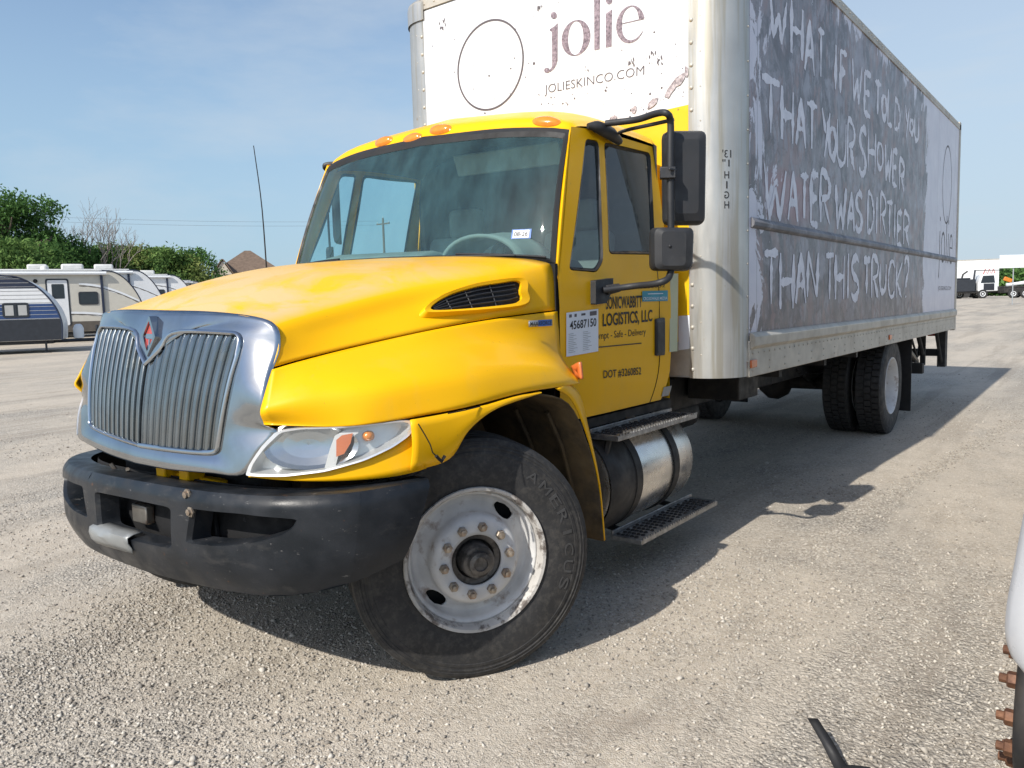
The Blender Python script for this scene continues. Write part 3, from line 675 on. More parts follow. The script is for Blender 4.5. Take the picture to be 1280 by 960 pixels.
# things seen through the bumper openings and above it
m = MB(); m.bb(-.17, -.05, -.84, -.80, .68, .76); m.build('tow_bracket', 'steel_worn', bumper, bevel=.006)
m = MB(); m.tube([(.55, -.76, .78), (.66, -.73, .70), (.72, -.71, .68), (.80, -.65, .66)], .012, 7, sm=14); m.tube([(.40, -.80, .85), (.42, -.80, .70), (.40, -.79, .58)], .009, 6, sm=9); m.tube([(.30, -.8, .62), (.5, -.78, .66), (.75, -.66, .62)], .016, 7, sm=12); m.build('hose', 'rubber', bumper)
m = MB(); m.box((.685, -.735, .70), (.055, .03, .035), Matrix.Rotation(.5, 3, 'Y')); m.build('connector', 'tape_grey', bumper, bevel=.004)
m = MB(); m.bb(-.02, .05, -.80, -.72, .885, .935); m.bb(.16, .23, -.80, -.72, .89, .94); m.bb(-.05, .36, -.75, -.70, .86, .90); m.build('hood_spring_mount', 'yellow_paint', truck, bevel=.008)
for pth in ([(-.35, -.80, .86), (-.37, -.82, .91)], [(-.26, -.80, .87), (-.22, -.82, .90)]): m = MB(); m.tube(pth, .009, 6); m.build('grille_clip', 'steel_worn', truck)

# ---- badge on the hood side
def cowlP(q, d=.003): return onsurf(q[0], q[1], lambda P: P[0]-(1.034+.0*P[1]), 1, 8)+np.array([d, 0, 0])
B4 = [cowlP(q) for q in ((660, 409), (689, 407), (689, 399), (660, 401))]
m = MB(); m.add(B4, [(0, 1, 2, 3)]); bd = m.build('badge', 'badge_grey', truck, solid=.004, off=1)
m = MB(); m.add([p+np.array([.0046, 0, 0]) for p in (B4[0]*.62+B4[1]*.38, B4[0]*.04+B4[1]*.96, B4[3]*.04+B4[2]*.96, B4[3]*.62+B4[2]*.38)], [(0, 1, 2, 3)]); m.build('badge_field', 'print_blue', bd, smooth=0)
text('badge_lettering', 'MAXXFORCE', B4[0]*.96+B4[1]*.04+(B4[3]-B4[0])*.18+np.array([.0052, 0, 0]), (B4[1]-B4[0])*.92, (B4[3]-B4[0])*.64, 'print_black', bd, .01)

# ---- cab
def sx(y, z):
    b = 1.036+.016*min(1, max(0, (y-.68)/.4))
    if z > 1.6: b -= .108*((z-1.6)/.9)**1.25
    if z < 1.3: b -= .02*((1.3-z)/.3)**2
    return b
def sideP(px, py): p = onsurf(px, py, lambda P: P[0]-sx(P[1], P[2]), 1.5, 9); return np.array([p[1], p[2]])
def s3(q, d=0.): return np.array([sx(q[0], q[1])+d, q[0], q[1]])
REAR = 1.87; SILL = .985
A_o = [sideP(714, 158), sideP(752, 164), sideP(757, 352), np.array([.692, sideP(757, 352)[1]])]
ZB = A_o[2][1]; YM = A_o[2][0]
B_o = [A_o[1], np.array([REAR-.02, 2.475]), np.array([REAR-.02, ZB]), A_o[2]]
A_i = [sideP(732, 173), sideP(748, 176), sideP(754, 326), sideP(746, 340), sideP(711, 337)]
A_o5 = [A_o[0], A_o[1], A_o[2]*.92+A_o[1]*.08, A_o[2], A_o[3]]
B_i = [sideP(755, 177), sideP(813, 191), sideP(819, 318), sideP(761, 317)]
print('door', A_o, B_o, A_i, B_i)
def gap(o, i, ra, m, d_in=-.012, k=4):
    O = rloop(o, .002, 4, 4); I = rloop(i, ra, 4, 4); m.ring(O, I, k, lambda q: s3(q)); m.ring([s3(q) for q in I], [s3(q, d_in) for q in I])
    return I
cab_parts = {}
for sgn in (1, -1):
    def bl(nm, mt, pr, mk, **k):
        m = MB(); mk(m)
        if sgn < 0: m.flipx()
        return m.build(nm, mt, pr, k.pop('fn', lean), **k)
    def mkdoor(m):
        gap(A_o5, A_i, .03, m); gap(B_o, B_i, .035, m)
        ys = np.linspace(.692, REAR-.02, 21); zs = [ZB, ZB-.01, 1.56, 1.545, 1.52, 1.40, 1.28, 1.15, 1.08, 1.03, SILL]
        def yr(y, z):    # rounded lower rear corner
            return min(y, REAR-.02-.10*max(0, (1.22-z)/.24)**2)
        def bulge(z): return .003*max(0, 1-abs(z-1.552)/.012) if abs(z-1.552) < .012 else 0
        m.grid([[s3((yr(y, z), z), bulge(z)) for z in zs] for y in ys])
        m.grid([[s3((yr(y, SILL), SILL)), s3((yr(y, SILL), SILL), -.05)+[0, 0, -.012]] for y in ys])
    door = bl('door', 'yellow_paint', truck, mkdoor, smooth=40)
    def frame(I, w):
        c = sum(I)/len(I)
        def shrink(p): d = c-p; return p+d/np.linalg.norm(d)*w
        return [shrink(p) for p in I]
    for nm, I in (('vent_window', rloop(A_i, .03, 4, 4)), ('door_window', rloop(B_i, .035, 4, 4))):
        J = frame(I, .020)
        g = bl(nm, 'side_glass', door, lambda m: m.fill(J, 2, lambda q: s3(q, -.012)), smooth=60)
        def gk(m):
            m.ring([s3(q, -.012) for q in I], [s3(q, .002) for q in frame(I, .006)]); m.ring([s3(q, .002) for q in frame(I, .006)], [s3(q, -.014) for q in J])
        bl('window_seal', 'rubber', door, gk, smooth=50)
    if sgn > 0:
        hq = [sideP(*q) for q in ((818, 398), (829, 396), (829, 443), (818, 444))]
    def hnd(m):
        m.ring([s3(q, .001) for q in rloop(hq, .01, 4, 2)], [s3(q, .012) for q in rloop(hq, .012, 4, 2)]); c = sum(np.array(q) for q in hq)/4
        L = rloop([c+(q-c)*.8 for q in hq], .01, 4, 2); m.ring([s3(q, .012) for q in rloop(hq, .012, 4, 2)], [s3(q, .018) for q in L]); m.fill([s3(q, .018) for q in L], 1)
    bl('door_handle', 'black_plastic', door, hnd, smooth=50)
    bl('door_seam', 'dark_void', door, lambda m: m.tube([s3((1.70, z), .0005) if z > 1.25 else s3((1.70-.09*((1.25-z)/.27)**2, z), .0005) for z in np.linspace(ZB+.1, SILL, 20)], .003, 5))
    bl('door_trim', 'interior_dark', door, lambda m: m.grid([[s3((y, z), -.06) for z in (SILL, 1.4, ZB-.03)] for y in (.72, 1.2, REAR-.05)]))
    bl('hinge_gap', 'dark_void', truck, lambda m: m.bb(.96, 1.026, .678, .70, 1.2, 1.76))
# ---- windshield, roof, back wall, interior
WB = [(0, .60, 1.797), (.5, .622, 1.792), (.85, .672, 1.775), (1.005, .715, 1.762)]
WT = [(0, .885, 2.50), (.5, .905, 2.485), (.8, .94, 2.46), (.935, .97, 2.437)]
def wsS(u, t):    # u -1..1, t 0..1 bottom to top
    a = abs(u); b = WBc[int(round(a*60))]; c = WTc[int(round(a*60))]; p = b+(c-b)*t+np.array([0, -.018*math.sin(math.pi*t), .008*math.sin(math.pi*t)])
    return np.array([p[0] if u >= 0 else -p[0], p[1], p[2]])
WBc = crom(WB, 61); WTc = crom(WT, 61)
US = [i/60 for i in range(-60, 61, 3)]
ui = .94
m = MB(); m.grid([[wsS(u, t) for t in np.linspace(.025, .93, 12)] for u in [round(i*ui)/60 for i in range(-60, 61, 3)]])
ws = m.build('windshield', 'windshield_glass', truck, lean, smooth=60)
m = MB(); O = [wsS(u, 0) for u in US]+[wsS(1, t) for t in np.linspace(.1, 1, 10)]+[wsS(u, 1) for u in US[::-1][1:]]+[wsS(-1, t) for t in np.linspace(.9, .1, 9)]
us2 = [round(i*ui)/60 for i in range(-60, 61, 3)]
I = [wsS(u, .03) for u in us2]+[wsS(us2[-1], t) for t in np.linspace(.1, .92, 10)]+[wsS(u, .925) for u in us2[::-1][1:]]+[wsS(us2[0], t) for t in np.linspace(.9, .1, 9)]
m.ring([p+np.array([0, -.004, .002]) for p in O], [p*.5+q*.5+np.array([0, -.012, .004]) for p, q in zip(O, I)]); m.ring([p*.5+q*.5+np.array([0, -.012, .004]) for p, q in zip(O, I)], [p+np.array([0, -.002, 0]) for p in I])
m.build('windshield_seal', 'rubber', ws, lean, smooth=60)
def wsP(px, py, d=-.004): u, t = inv(lambda u, t: lean(wsS(u, t)), px, py, -1, 1, 0, 1); p = wsS(u, t); return np.array([p[0], p[1]+d, p[2]])
Q = [wsP(*q) for q in ((640, 299), (665, 298), (665, 286), (640, 287))]
m = MB(); m.add(Q, [(0, 1, 2, 3)]); st = m.build('inspection_sticker', 'print_blue', ws, lean, smooth=0)
c = sum(Q)/4; Q2 = [c+(p-c)*.82+np.array([0, -.002, 0]) for p in Q]; m = MB(); m.add(Q2, [(0, 1, 2, 3)]); m.build('sticker_field', 'print_paper', ws, lean, smooth=0)
text('sticker_lettering', '08-26', Q2[0]+(Q2[3]-Q2[0])*.2+(Q2[1]-Q2[0])*.08+np.array([0, -.002, 0]), (Q2[1]-Q2[0])*.84, (Q2[3]-Q2[0])*.6, 'print_black', ws, .01, lean)
RC = [[(0, .885, 2.505), (0, .94, 2.570), (0, 1.2, 2.660), (0, 1.55, 2.68), (0, REAR, 2.67)],
      [(.6, .915, 2.48), (.6, .975, 2.545), (.6, 1.25, 2.625), (.6, 1.55, 2.638), (.6, REAR, 2.63)],
      [(.86, .953, 2.452), (.87, 1.02, 2.505), (.875, 1.3, 2.553), (.88, 1.55, 2.56), (.88, REAR, 2.55)],
      [(.935, .972, 2.44), (.948, 1.05, 2.468), (.953, 1.3, 2.49), (.955, 1.55, 2.493), (.957, REAR, 2.485)]]
RR = loft(RC, 25, 21); m = MB(); m.grid([[tuple(p) for p in r] for r in RR]); m.mirror()
roof = m.build('cab_roof', 'yellow_paint', truck, lean, weld=True, smooth=50)
m = MB(); m.grid([[tuple(p*np.array([.97, 1, 1])-np.array([0, -.02, .045])) for p in r] for r in RR]); m.mirror(); m.build('headliner', 'interior_grey', roof, lean, weld=True, smooth=50)
def roofS(u, t):
    a = u*24; i = min(int(a), 23); f = a-i; b = abs(t)*20; j = min(int(b), 19); g = b-j
    p = (RR[i][j]*(1-f)+RR[i+1][j]*f)*(1-g)+(RR[i][j+1]*(1-f)+RR[i+1][j+1]*f)*g; return p if t >= 0 else p*np.array([-1, 1, 1])
def lamp(p, n):
    n = Vector(n).normalized(); q = n.to_track_quat('Z', 'Y').to_matrix(); t = Vector((1, 0, 0)); t = (t-n*t.dot(n)).normalized(); b = n.cross(t)
    rows = []
    for r, h in ((1.12, -.006), (1.1, .002), (1.0, .004), (.92, .012), (.6, .018), (.2, .020), (.01, .020)): rows.append([tuple(Vector(p)+t*(.072*r*math.cos(a))+b*(.030*r*math.sin(a))+n*h) for a in np.linspace(0, 6.2832, 29)[:-1]])
    m = MB(); m.grid(rows, True); return m
lampL = [inv(lambda u, t: lean(roofS(u, t)), x, y, .02, .16, -1, 1) for x, y in ((480, 178), (515, 171), (551, 165), (683, 152))]
for u, t in lampL:
    n = np.cross(roofS(u, min(t+.02, 1))-roofS(u, t-.02), roofS(u+.02, t)-roofS(max(u-.02, 0), t)); n = n if n[2] > 0 else -n
    lamp(roofS(u, t), n).build('roof_lamp', 'amber_lens', roof, lean, smooth=60)
XR, ZR = [-.957, -.88, -.6, 0, .6, .88, .957], [2.485, 2.55, 2.63, 2.67, 2.63, 2.55, 2.485]
m = MB(); m.grid([[(x, REAR, z) for z in (SILL, 1.6, 2.2, zt)] for x, zt in zip(XR, ZR)])
m.grid([[(-1.03, REAR-.02, z), (-.955, REAR, z)] for z in (SILL, 1.6, 2.46)]); m.grid([[(1.04 if z < 2 else .955, REAR-.02, z), (.955 if z < 2 else .93, REAR, z)] for z in (SILL, 1.6, 2.46)])
m.build('cab_back_wall', 'yellow_paint', truck, lean)
m = MB(); m.grid([[(x*1.02, REAR-.035, z) for z in (SILL, 1.6, 2.2, zt-.01)] for x, zt in zip(XR, ZR)]); m.build('cab_back_lining', 'interior_dark', truck, lean)
m = MB(); m.bb(-1.0, 1.0, .70, REAR-.05, SILL-.01, SILL+.03); m.bb(-1.0, 1.0, .685, .70, SILL, 1.74); m.build('cab_floor', 'interior_dark', truck, lean)
m = MB(); pr = [(.66, 1.70), (.66, 1.745), (.78, 1.79), (.95, 1.785), (1.05, 1.72), (1.08, 1.60), (1.02, 1.45), (.72, 1.45)]
m.prism(pr, -.99, .99, 'x'); m.build('dashboard', 'interior_grey', truck, lean, bevel=.02, bseg=3)
m = MB(); rows = []
for a in np.linspace(0, math.pi, 15): rows.append([(.48+.27*math.cos(a), y, 1.78+(.17 if k_ == 2 else .15)*math.sin(a)) for k_, y in enumerate((.76, .82, .98, 1.06))])
m.grid(rows); m.build('instrument_hood', 'seat_fabric', truck, lean, solid=.02, smooth=60)
m = MB(); m.prism([(.70, 1.75), (.72, 1.83), (.85, 1.86), (1.0, 1.84), (1.04, 1.72)], -.75, .10, 'x'); m.build('dash_top', 'seat_fabric', truck, lean, bevel=.03, bseg=3)
m = MB(); ctr_ = np.array([.50, 1.20, 1.76]); ax = Vector((0, .62, .78)); q = ax.to_track_quat('Z', 'Y').to_matrix()
m.tube([tuple(Vector(ctr_)+q @ Vector((.23*math.cos(a), .23*math.sin(a), 0))) for a in np.linspace(0, 6.2832, 33)], .016, 8, False)
for a in (.3, math.pi-.3, -math.pi/2): m.tube([tuple(ctr_), tuple(Vector(ctr_)+q @ Vector((.22*math.cos(a), .22*math.sin(a), 0)))], .014, 6)
m.tube([tuple(ctr_), (.5, 1.0, 1.45)], .035, 8); m.build('steering_wheel', 'interior_dark', truck, lean, smooth=60)
for x in (.50, -.42):
    wdt = .48 if x > 0 else .62
    m = MB(); m.bb(x-wdt/2, x+wdt/2, 1.22, 1.66, 1.18, 1.36); seat = m.build('seat', 'seat_fabric', truck, lean, bevel=.05, bseg=4)
    m = MB(); m.box((x, 1.68, 1.66), (wdt, .14, .68), Matrix.Rotation(-.12, 3, 'X')); m.build('seat_back', 'seat_fabric', seat, lean, bevel=.055, bseg=4)
    m = MB(); m.box((x, 1.72, 2.09), (.27, .10, .20)); m.build('headrest', 'seat_fabric', seat, lean, bevel=.04, bseg=4)
for x in (.42,):
    m = MB(); m.box((x, 1.10, 2.36), (.74, .02, .12), Matrix.Rotation(.35, 3, 'X')); m.build('sun_visor', 'seat_fabric', truck, lean, bevel=.008)
for sgn in (1, -1):
    m = MB(); de = [A_o[3]+(A_o[0]-A_o[3])*k/12 for k in range(13)]; tt = np.linspace(-.02, 1.0, 13); rows = []
    for q, t in zip(de, tt):
        a = wsS(1, t)+np.array([-.012, .004, -.004]); b = s3(q, .0)+np.array([-.0, .004, 0]); mid = (a+b)/2+np.array([.010, -.012, 0]); rows.append([a, mid, b])
    m.grid(rows)
    if sgn < 0: m.flipx()
    m.build('a_pillar', 'yellow_paint', truck, lean, smooth=60, solid=.02, off=-1)
# cowl and wipers
m = MB(); m.grid([[np.array([p[0]*s, p[1]-.05+.06*k, p[2]-.03+.02*k]) for p in WBc[::4]] for k in (0, 1) for s in (1,)]); m.mirror(); m.build('cowl', 'black_plastic', truck, lean, weld=True)
for sg in (1, -1):
    m = MB(); m.tube([wsS(sg*.03+.1*(sg < 0), .0)+[0, -.03, 0], wsS(sg*.35, .02)+[0, -.025, 0], wsS(sg*.62, .035)+[0, -.02, 0]], [.013, .008, .006], 6); m.tube([wsS(sg*a/60, .035)+[0, -.014, 0] for a in range(18, 55, 6)], .007, 5); m.build('wiper', 'rubber', truck, lean)
# antenna on the right fender
m = MB(); a0, a1 = PX(333, 332, x=-1.0), PX(317, 182, x=-1.0); md = PX(327, 255, x=-1.0); m.tube([a0-[0, 0, .12], a0, md, a1], [.007, .005, .0038, .0028], 5, sm=12); m.tube([a0-[0, 0, .15], a0-[0, 0, .06]], .012, 7); m.build('antenna', 'rubber', truck)

# ---- decals on the left door
def dq(*L, d=.0042): return [s3(sideP(*q), d) for q in L]
def quad(nm, mt, pts, pr):
    m = MB(); m.grid([[(pts[0]*(1-u)+pts[1]*u)*(1-v)+(pts[3]*(1-u)+pts[2]*u)*v for u in np.linspace(0, 1, 7)] for v in np.linspace(0, 1, 7)]); return m.build(nm, mt, pr, smooth=0)
ldoor = [o for o in truck.children if o.name.startswith('door') and o.data.vertices[0].co.x > 0][0]
pp = dq((707, 446), (747, 439), (747, 386), (707, 391)); quad('auction_sheet', 'print_paper', pp, ldoor)
def sub(pp, u0, u1, v0, v1, d=.0012):
    f = lambda u, v: (pp[0]*(1-u)+pp[1]*u)*(1-v)+(pp[3]*(1-u)+pp[2]*u)*v+np.array([d, 0, 0]); return f(u0, v0), f(u1, v0)-f(u0, v0), f(u0, v1)-f(u0, v0)
text('sheet_number', '45687150', *sub(pp, .10, .93, .60, .80), 'print_black', ldoor, .015)
m = MB()
for (a, b, c_, d_) in ((.08, .16, .88, .95), (.24, .31, .88, .95), (.45, .58, .89, .94), (.72, .94, .86, .96)):
    o_, u_, v_ = sub(pp, a, b, c_, d_); m.add([o_, o_+u_, o_+u_+v_, o_+v_], [(0, 1, 2, 3)])
kind(m.build('sheet_codes', 'print_grey', ldoor, smooth=0), 'stuff')
m = MB()
for k in range(11):
    v = .08+.042*k; w = .35+.5*rnd.random()
    for a, b in ((.06, .06+.40*w), (.50, .50+.42*w)):
        o_, u_, v_ = sub(pp, a, b, v, v+.009); m.add([o_, o_+u_, o_+u_+v_, o_+v_], [(0, 1, 2, 3)])
kind(m.build('sheet_print', 'tape_grey', ldoor, smooth=0), 'stuff')
def dtext(s, a, b, h, mt='print_black', bold=.0, d=.0025):
    A, B = s3(sideP(*a), d), s3(sideP(*b), d); H = s3(sideP(a[0], a[1]-h), d); return text('lettering', s, A, B-A, H-A, mt, ldoor, bold, lambda p: (sx(p[1], p[2])+d, p[1], p[2]))
dtext('SONICWABBITT', (757, 387), (802, 384), 16, bold=.02)
dtext('LOGISTICS, LLC', (753, 411), (815, 404), 19, bold=.02)
dtext('Prompt - Safe - Delivery', (737, 428), (807, 421), 12, d=.0015)
dtext('DOT #3260852', (754, 474), (801, 469), 11, bold=.01)
A, B = s3(sideP(748, 434), .003), s3(sideP(801, 429), .003); m = MB(); m.tube([A, B], .003, 4); m.build('underline', 'print_black', ldoor)
tl = dq((802, 377), (834, 376), (834, 363), (802, 364)); quad('teal_sticker', 'print_teal', tl, ldoor)
text('sticker_print', 'CROSSWALK MEDIA', *sub(tl, .03, .97, .12, .42), 'print_paper', ldoor, .01)
quad('sticker_line', 'print_paper', [*(lambda o, u, v: (o, o+u, o+u+v, o+v))(*sub(tl, .2, .8, .68, .76))], ldoor)
dtext('3260852', (799, 361), (831, 359), 4)
quad('pale_strip', 'print_pale', dq((836, 440), (846, 439), (847, 342), (837, 342)), ldoor)
quad('sill_sticker', 'tape_grey', dq((826, 496), (836, 494), (839, 482), (829, 484)), ldoor)

# ---- mirrors
def mirror(sgn):
    def bl(nm, mt, pr, mk, **k):
        m = MB(); mk(m)
        if sgn < 0:       # the far mirror is folded back
            m.v = [(1.0+(p[0]-1.0)*.42, 1.10+(p[1]-1.08)*.5, p[2]) for p in m.v]; m.flipx()
        return m.build(nm, mt, pr, lean, **k)
    XM = 1.40
    V = lambda px, py, x=XM: PX(px, py, x=x)
    a_low = s3(sideP(748, 362), .03); a_top = np.array([.965, 1.19, 2.475])
    vx = V(838, 240)[1]
    def arm(m):
        m.tube([a_low, V(790, 356, 1.20), V(825, 350, 1.37), V(838, 338), V(839, 300), V(838, 240), V(838, 180), V(838, 148), V(833, 138), V(820, 139, 1.33), V(795, 148, 1.18), a_top+[.05, 0, .02]], .017, 10, sm=60)
        m.tube([V(842, 146), V(815, 153, 1.28), V(785, 161, 1.10), a_top+[.05, .14, -.005]], .010, 8, sm=16)
    mr = bl('mirror', 'mirror_plastic', truck, arm, smooth=60)
    def brk(m):
        L = [s3(sideP(*q), 0) for q in ((738, 350), (760, 347), (760, 360), (752, 378), (738, 380))]
        T = [p+np.array([.032, 0, 0]) for p in L]; m.ring(L, T); m.fill(T, 1)
        m.tube([s3(sideP(752, 362), .025), V(775, 358, 1.12)], [.028, .022], 10)
    def brk2(m):
        m.tube([a_top+[-.005, -.09, 0], a_top+[.02, -.03, 0], a_top+[.025, .08, -.015], a_top+[.02, .19, -.04]], [.014, .034, .036, .022], 8, sm=10)
    bl('mirror_bracket', 'mirror_plastic', mr, brk, bevel=.006, smooth=50); bl('mirror_bracket', 'mirror_plastic', mr, brk2, smooth=60)
    def head(x0, x1, y0, y1, yc, dep):
        # corner pixels of the head, built square to the truck and turned a little outwards
        def f(m):
            c = np.array([XM+.02, vx+yc, 0]); zt = V((x0+x1)/2, y0)[2]; zb = V((x0+x1)/2, y1)[2]
            d = np.linalg.norm(V(x1, (y0+y1)/2)-V(x0, (y0+y1)/2)); cx = V((x0+x1)/2, (y0+y1)/2); w = (x1-x0)/248
            ex = np.array([math.cos(.55), math.sin(.55), 0]); ey_ = np.array([-math.sin(.55), math.cos(.55), 0])
            ex = np.array([.80, .60, 0]); ey_ = np.array([-.60, .80, 0])
            C0 = np.array([cx[0], cx[1]+yc, (zt+zb)/2]); C0 = C0
            base = [(-w/2, (zt-zb)/2), (w/2, (zt-zb)/2), (w/2*.92, -(zt-zb)/2), (-w/2, -(zt-zb)/2)]
            Ls = []
            for s, dd in ((.55, -dep*.62), (.86, -dep*.5), (.97, -dep*.2), (1.0, dep*.25), (.97, dep*.45)):
                Ls.append([C0+ex*(p[0]*s)+ey_*dd+np.array([0, 0, p[1]*(1-(1-s)*.5)]) for p in rloop(base, .035, 5, 3)])
            m.fill(Ls[0], 1)
            for a, b in zip(Ls, Ls[1:]): m.ring(a, b)
            m.fill(Ls[-1], 1)
        return f
    bl('mirror_head', 'mirror_plastic', mr, head(822, 876, 158, 277, .06, .11), smooth=50)
    bl('convex_mirror_head', 'mirror_plastic', mr, head(807, 861, 280, 335, .05, .10), smooth=50)
    for py in (213, 308):
        def cl(m):
            p = V(838, py); m.box(tuple(p+np.array([-.01, -.01, 0])), (.075, .06, .055), Matrix.Rotation(.5, 3, 'Z')); m.tube([p+[.02, -.055, .012], p+[.03, 0, .012]], .008, 6)
        bl('mirror_clamp', 'black_plastic', mr, cl, bevel=.01)
    return mr
mirror(1); mirror(-1)

# ---- wheels
def tyre_mesh(Rr, wdt, bead, tread='rib', lug=0):
    h = wdt/2; prof = []
    # outer side sits at x = +h
    side = [(bead, h*.80), (bead+.012, h*.93), (bead+.05, h*1.0), (bead+.11, h*1.02), (bead+.145, h*.99), (bead+.148, h*1.0), (bead+.160, h*.985), (bead+.163, h*.965), (bead+.172, h*.96), (bead+.174, h*.975), (bead+.180, h*.97), (Rr-.031, h*.945), (Rr-.029, h*.96), (Rr-.025, h*.955), (Rr-.022, h*.935), (Rr-.018, h*.93), (Rr-.014, h*.90), (Rr-.004, h*.86), (Rr, h*.80)]
    prof += side
    if tread == 'rib':
        for c in (.52, .18, -.18, -.52): prof += [(Rr+.002, h*(c+.09)), (Rr-.012, h*(c+.07)), (Rr-.012, h*(c-.07)), (Rr+.002, h*(c-.09))]
    else: prof += [(Rr-.014, h*.62), (Rr-.014, -h*.62)]
    prof += [(r, -x) for r, x in side[::-1]]
    m = MB(); m.lathe(prof, 96)
    if tread == 'lug':
        for k in range(46):
            a = 2*math.pi*k/46; rot = Matrix.Rotation(a, 3, 'X')
            for x0, x1, off in ((h*.30, h*.86, 0), (-h*.86, -h*.30, 0), (-h*.22, h*.22, .5)):
                p = Matrix.Rotation(a+off*2*math.pi/46, 3, 'X') @ Vector(((x0+x1)/2, 0, Rr-.008)); m.box(tuple(p), (x1-x0, .052, .020), Matrix.Rotation(a+off*2*math.pi/46, 3, 'X'))
    return m
def place(o, loc, rz=0): o.location = loc; o.rotation_euler = (0, 0, rz); return o
def steer_wheel(nm, loc, rz, parent, letters=True, nutmat='nut_steel', rimmat='rim_white', Rr=.515, spin=0.1):
    # disc centre is the mesh; +x is outboard
    m = MB(); prof = [(.292, -.10), (.300, .085), (.311, .112), (.308, .120), (.296, .118), (.289, .105), (.285, .07)]
    m.lathe(prof, 64); rim = m.build(nm, 'rim_rust', parent, smooth=40); place(rim, loc, rz)
    # disc with two hand holes cut as ring cells
    m = MB(); zones = [(.285, .070), (.272, .010), (.255, -.008), (.225, -.004), (.195, .022), (.184, .040), (.180, .082), (.172, .094), (.163, .098), (.108, .098)]
    nA = 80; holes = [math.radians(42)+spin, math.radians(222)+spin]
    def dx(r): return np.interp(r, [z[0] for z in zones[::-1]], [z[1] for z in zones[::-1]])
    rs = list(np.linspace(.285, .195, 12))+[.190, .184, .182, .180, .176, .172, .163, .145, .125, .108]
    def P_(a, r): return (dx(r), r*math.cos(a), r*math.sin(a))
    holec = .230; hr = (.050, .035)
    rows = []
    grid = [[(2*math.pi*k/nA, r) for k in range(nA)] for r in rs]
    # pull grid points out of the hole ellipse
    skip = set()
    for i, r in enumerate(rs):
        row = []
        for k in range(nA):
            a = 2*math.pi*k/nA; rr = r; aa = a
            for hc in holes:
                da = (a-hc+math.pi) % (2*math.pi)-math.pi; ex, ey2 = da*holec/hr[0], (r-holec)/hr[1]; d = math.hypot(ex, ey2)
                if d < 1.0:
                    if d < .55: skip.add((i, k))
                    if d > 1e-6: ex, ey2 = ex/d, ey2/d; aa = hc+ex*hr[0]/holec; rr = holec+ey2*hr[1]
            row.append(P_(aa, rr))
        rows.append(row)
    V_ = [p for r in rows for p in r]; F_ = []
    for i in range(len(rs)-1):
        for k in range(nA):
            q = [(i, k), (i, (k+1) % nA), (i+1, (k+1) % nA), (i+1, k)]
            if any(x in skip for x in q): continue
            F_.append(tuple(a*nA+b for a, b in q))
    m.add(V_, F_); m.build('disc', rimmat, rim, smooth=45, solid=.012)
    m = MB(); m.lathe([(.285, -.06), (.05, -.06)], 40); m.build('brake_drum', 'dark_void', rim)
    m = MB(); m.lathe([(.108, .098), (.107, .090), (.085, .085), (.080, .06), (.076, .05), (.070, .135), (.064, .142), (.050, .143), (.047, .150), (.047, .168), (.030, .172), (.028, .164), (.0005, .163)], 40); m.build('hub', 'hub_dark', rim, smooth=40)
    for k in range(10):
        a = 2*math.pi*k/10+.12; c = (.098, .143*math.cos(a), .143*math.sin(a)); m = MB()
        m.lathe([(.026, 0), (.026, .006), (.0225, .009)], 14, c); m.lathe([(.0205, .008), (.0205, .028), (.0165, .032), (.0120, .032)], 6, c); m.lathe([(.0115, .032), (.0115, .048), (.0005, .050)], 10, c); m.build('lug_nut', nutmat, rim, smooth=35)
    m = tyre_mesh(Rr, .275, .298)
    ty = m.build('tyre', 'tyre_rubber', rim, smooth=28); ty.location.x = -.02
    if letters:
        s = 'AMERICUS'
        for k, ch in enumerate(s):
            a = math.radians(52-k*10.5); r0 = .395; c = np.array([.1375-.02+.0045, r0*math.cos(a), r0*math.sin(a)]); rad = np.array([0, math.cos(a), math.sin(a)]); tg = np.array([0, math.sin(a), -math.cos(a)])
            wd = .055 if ch not in 'I' else .014
            text('sidewall_letter', ch, c-tg*wd/2-rad*.0, tg*wd, rad*.040, 'tyre_letter', rim).modifiers.new('s', 'SOLIDIFY').thickness = .006
    return rim
STEER = R(-33)
zf = gz(1.07, 0)
steer_wheel('wheel', (.995, .025, .512+zf), STEER, truck)
wr = steer_wheel('wheel', (-.985, 0, .512+gz(-1, 0)), math.pi+STEER*.9, truck, False)
YR = 6.70
lugm = tyre_mesh(.515, .27, .298, 'lug')
def dual(x, outer, sg):
    zr = .512+gz(1.1*sg, YR)
    m = MB(); m.lathe([(.292, -.12), (.295, .105), (.309, .125), (.306, .132), (.296, .130), (.287, .115), (.270, .09), (.262, .03 if outer else .0), (.235, -.035), (.17, -.045), (.11, -.045), (.105, .05), (.02, .055), (.0005, .055)], 56)
    rim = m.build('wheel', 'rim_white', truck, smooth=40); place(rim, (x, YR, zr), 0 if sg > 0 else math.pi)
    o = link('tyre', lugm.mesh('tyre'), 'tyre_rubber', rim, 30)
    if outer:
        for k in range(10):
            a = 2*math.pi*k/10; m = MB(); m.lathe([(.019, -.045), (.019, -.02), (.011, -.018), (.0005, -.015)], 6, (0, .143*math.cos(a), .143*math.sin(a))); m.build('lug_nut', 'nut_steel', rim)
for sg in (1, -1):
    dual(sg*1.135, True, sg); dual(sg*.805, False, sg)

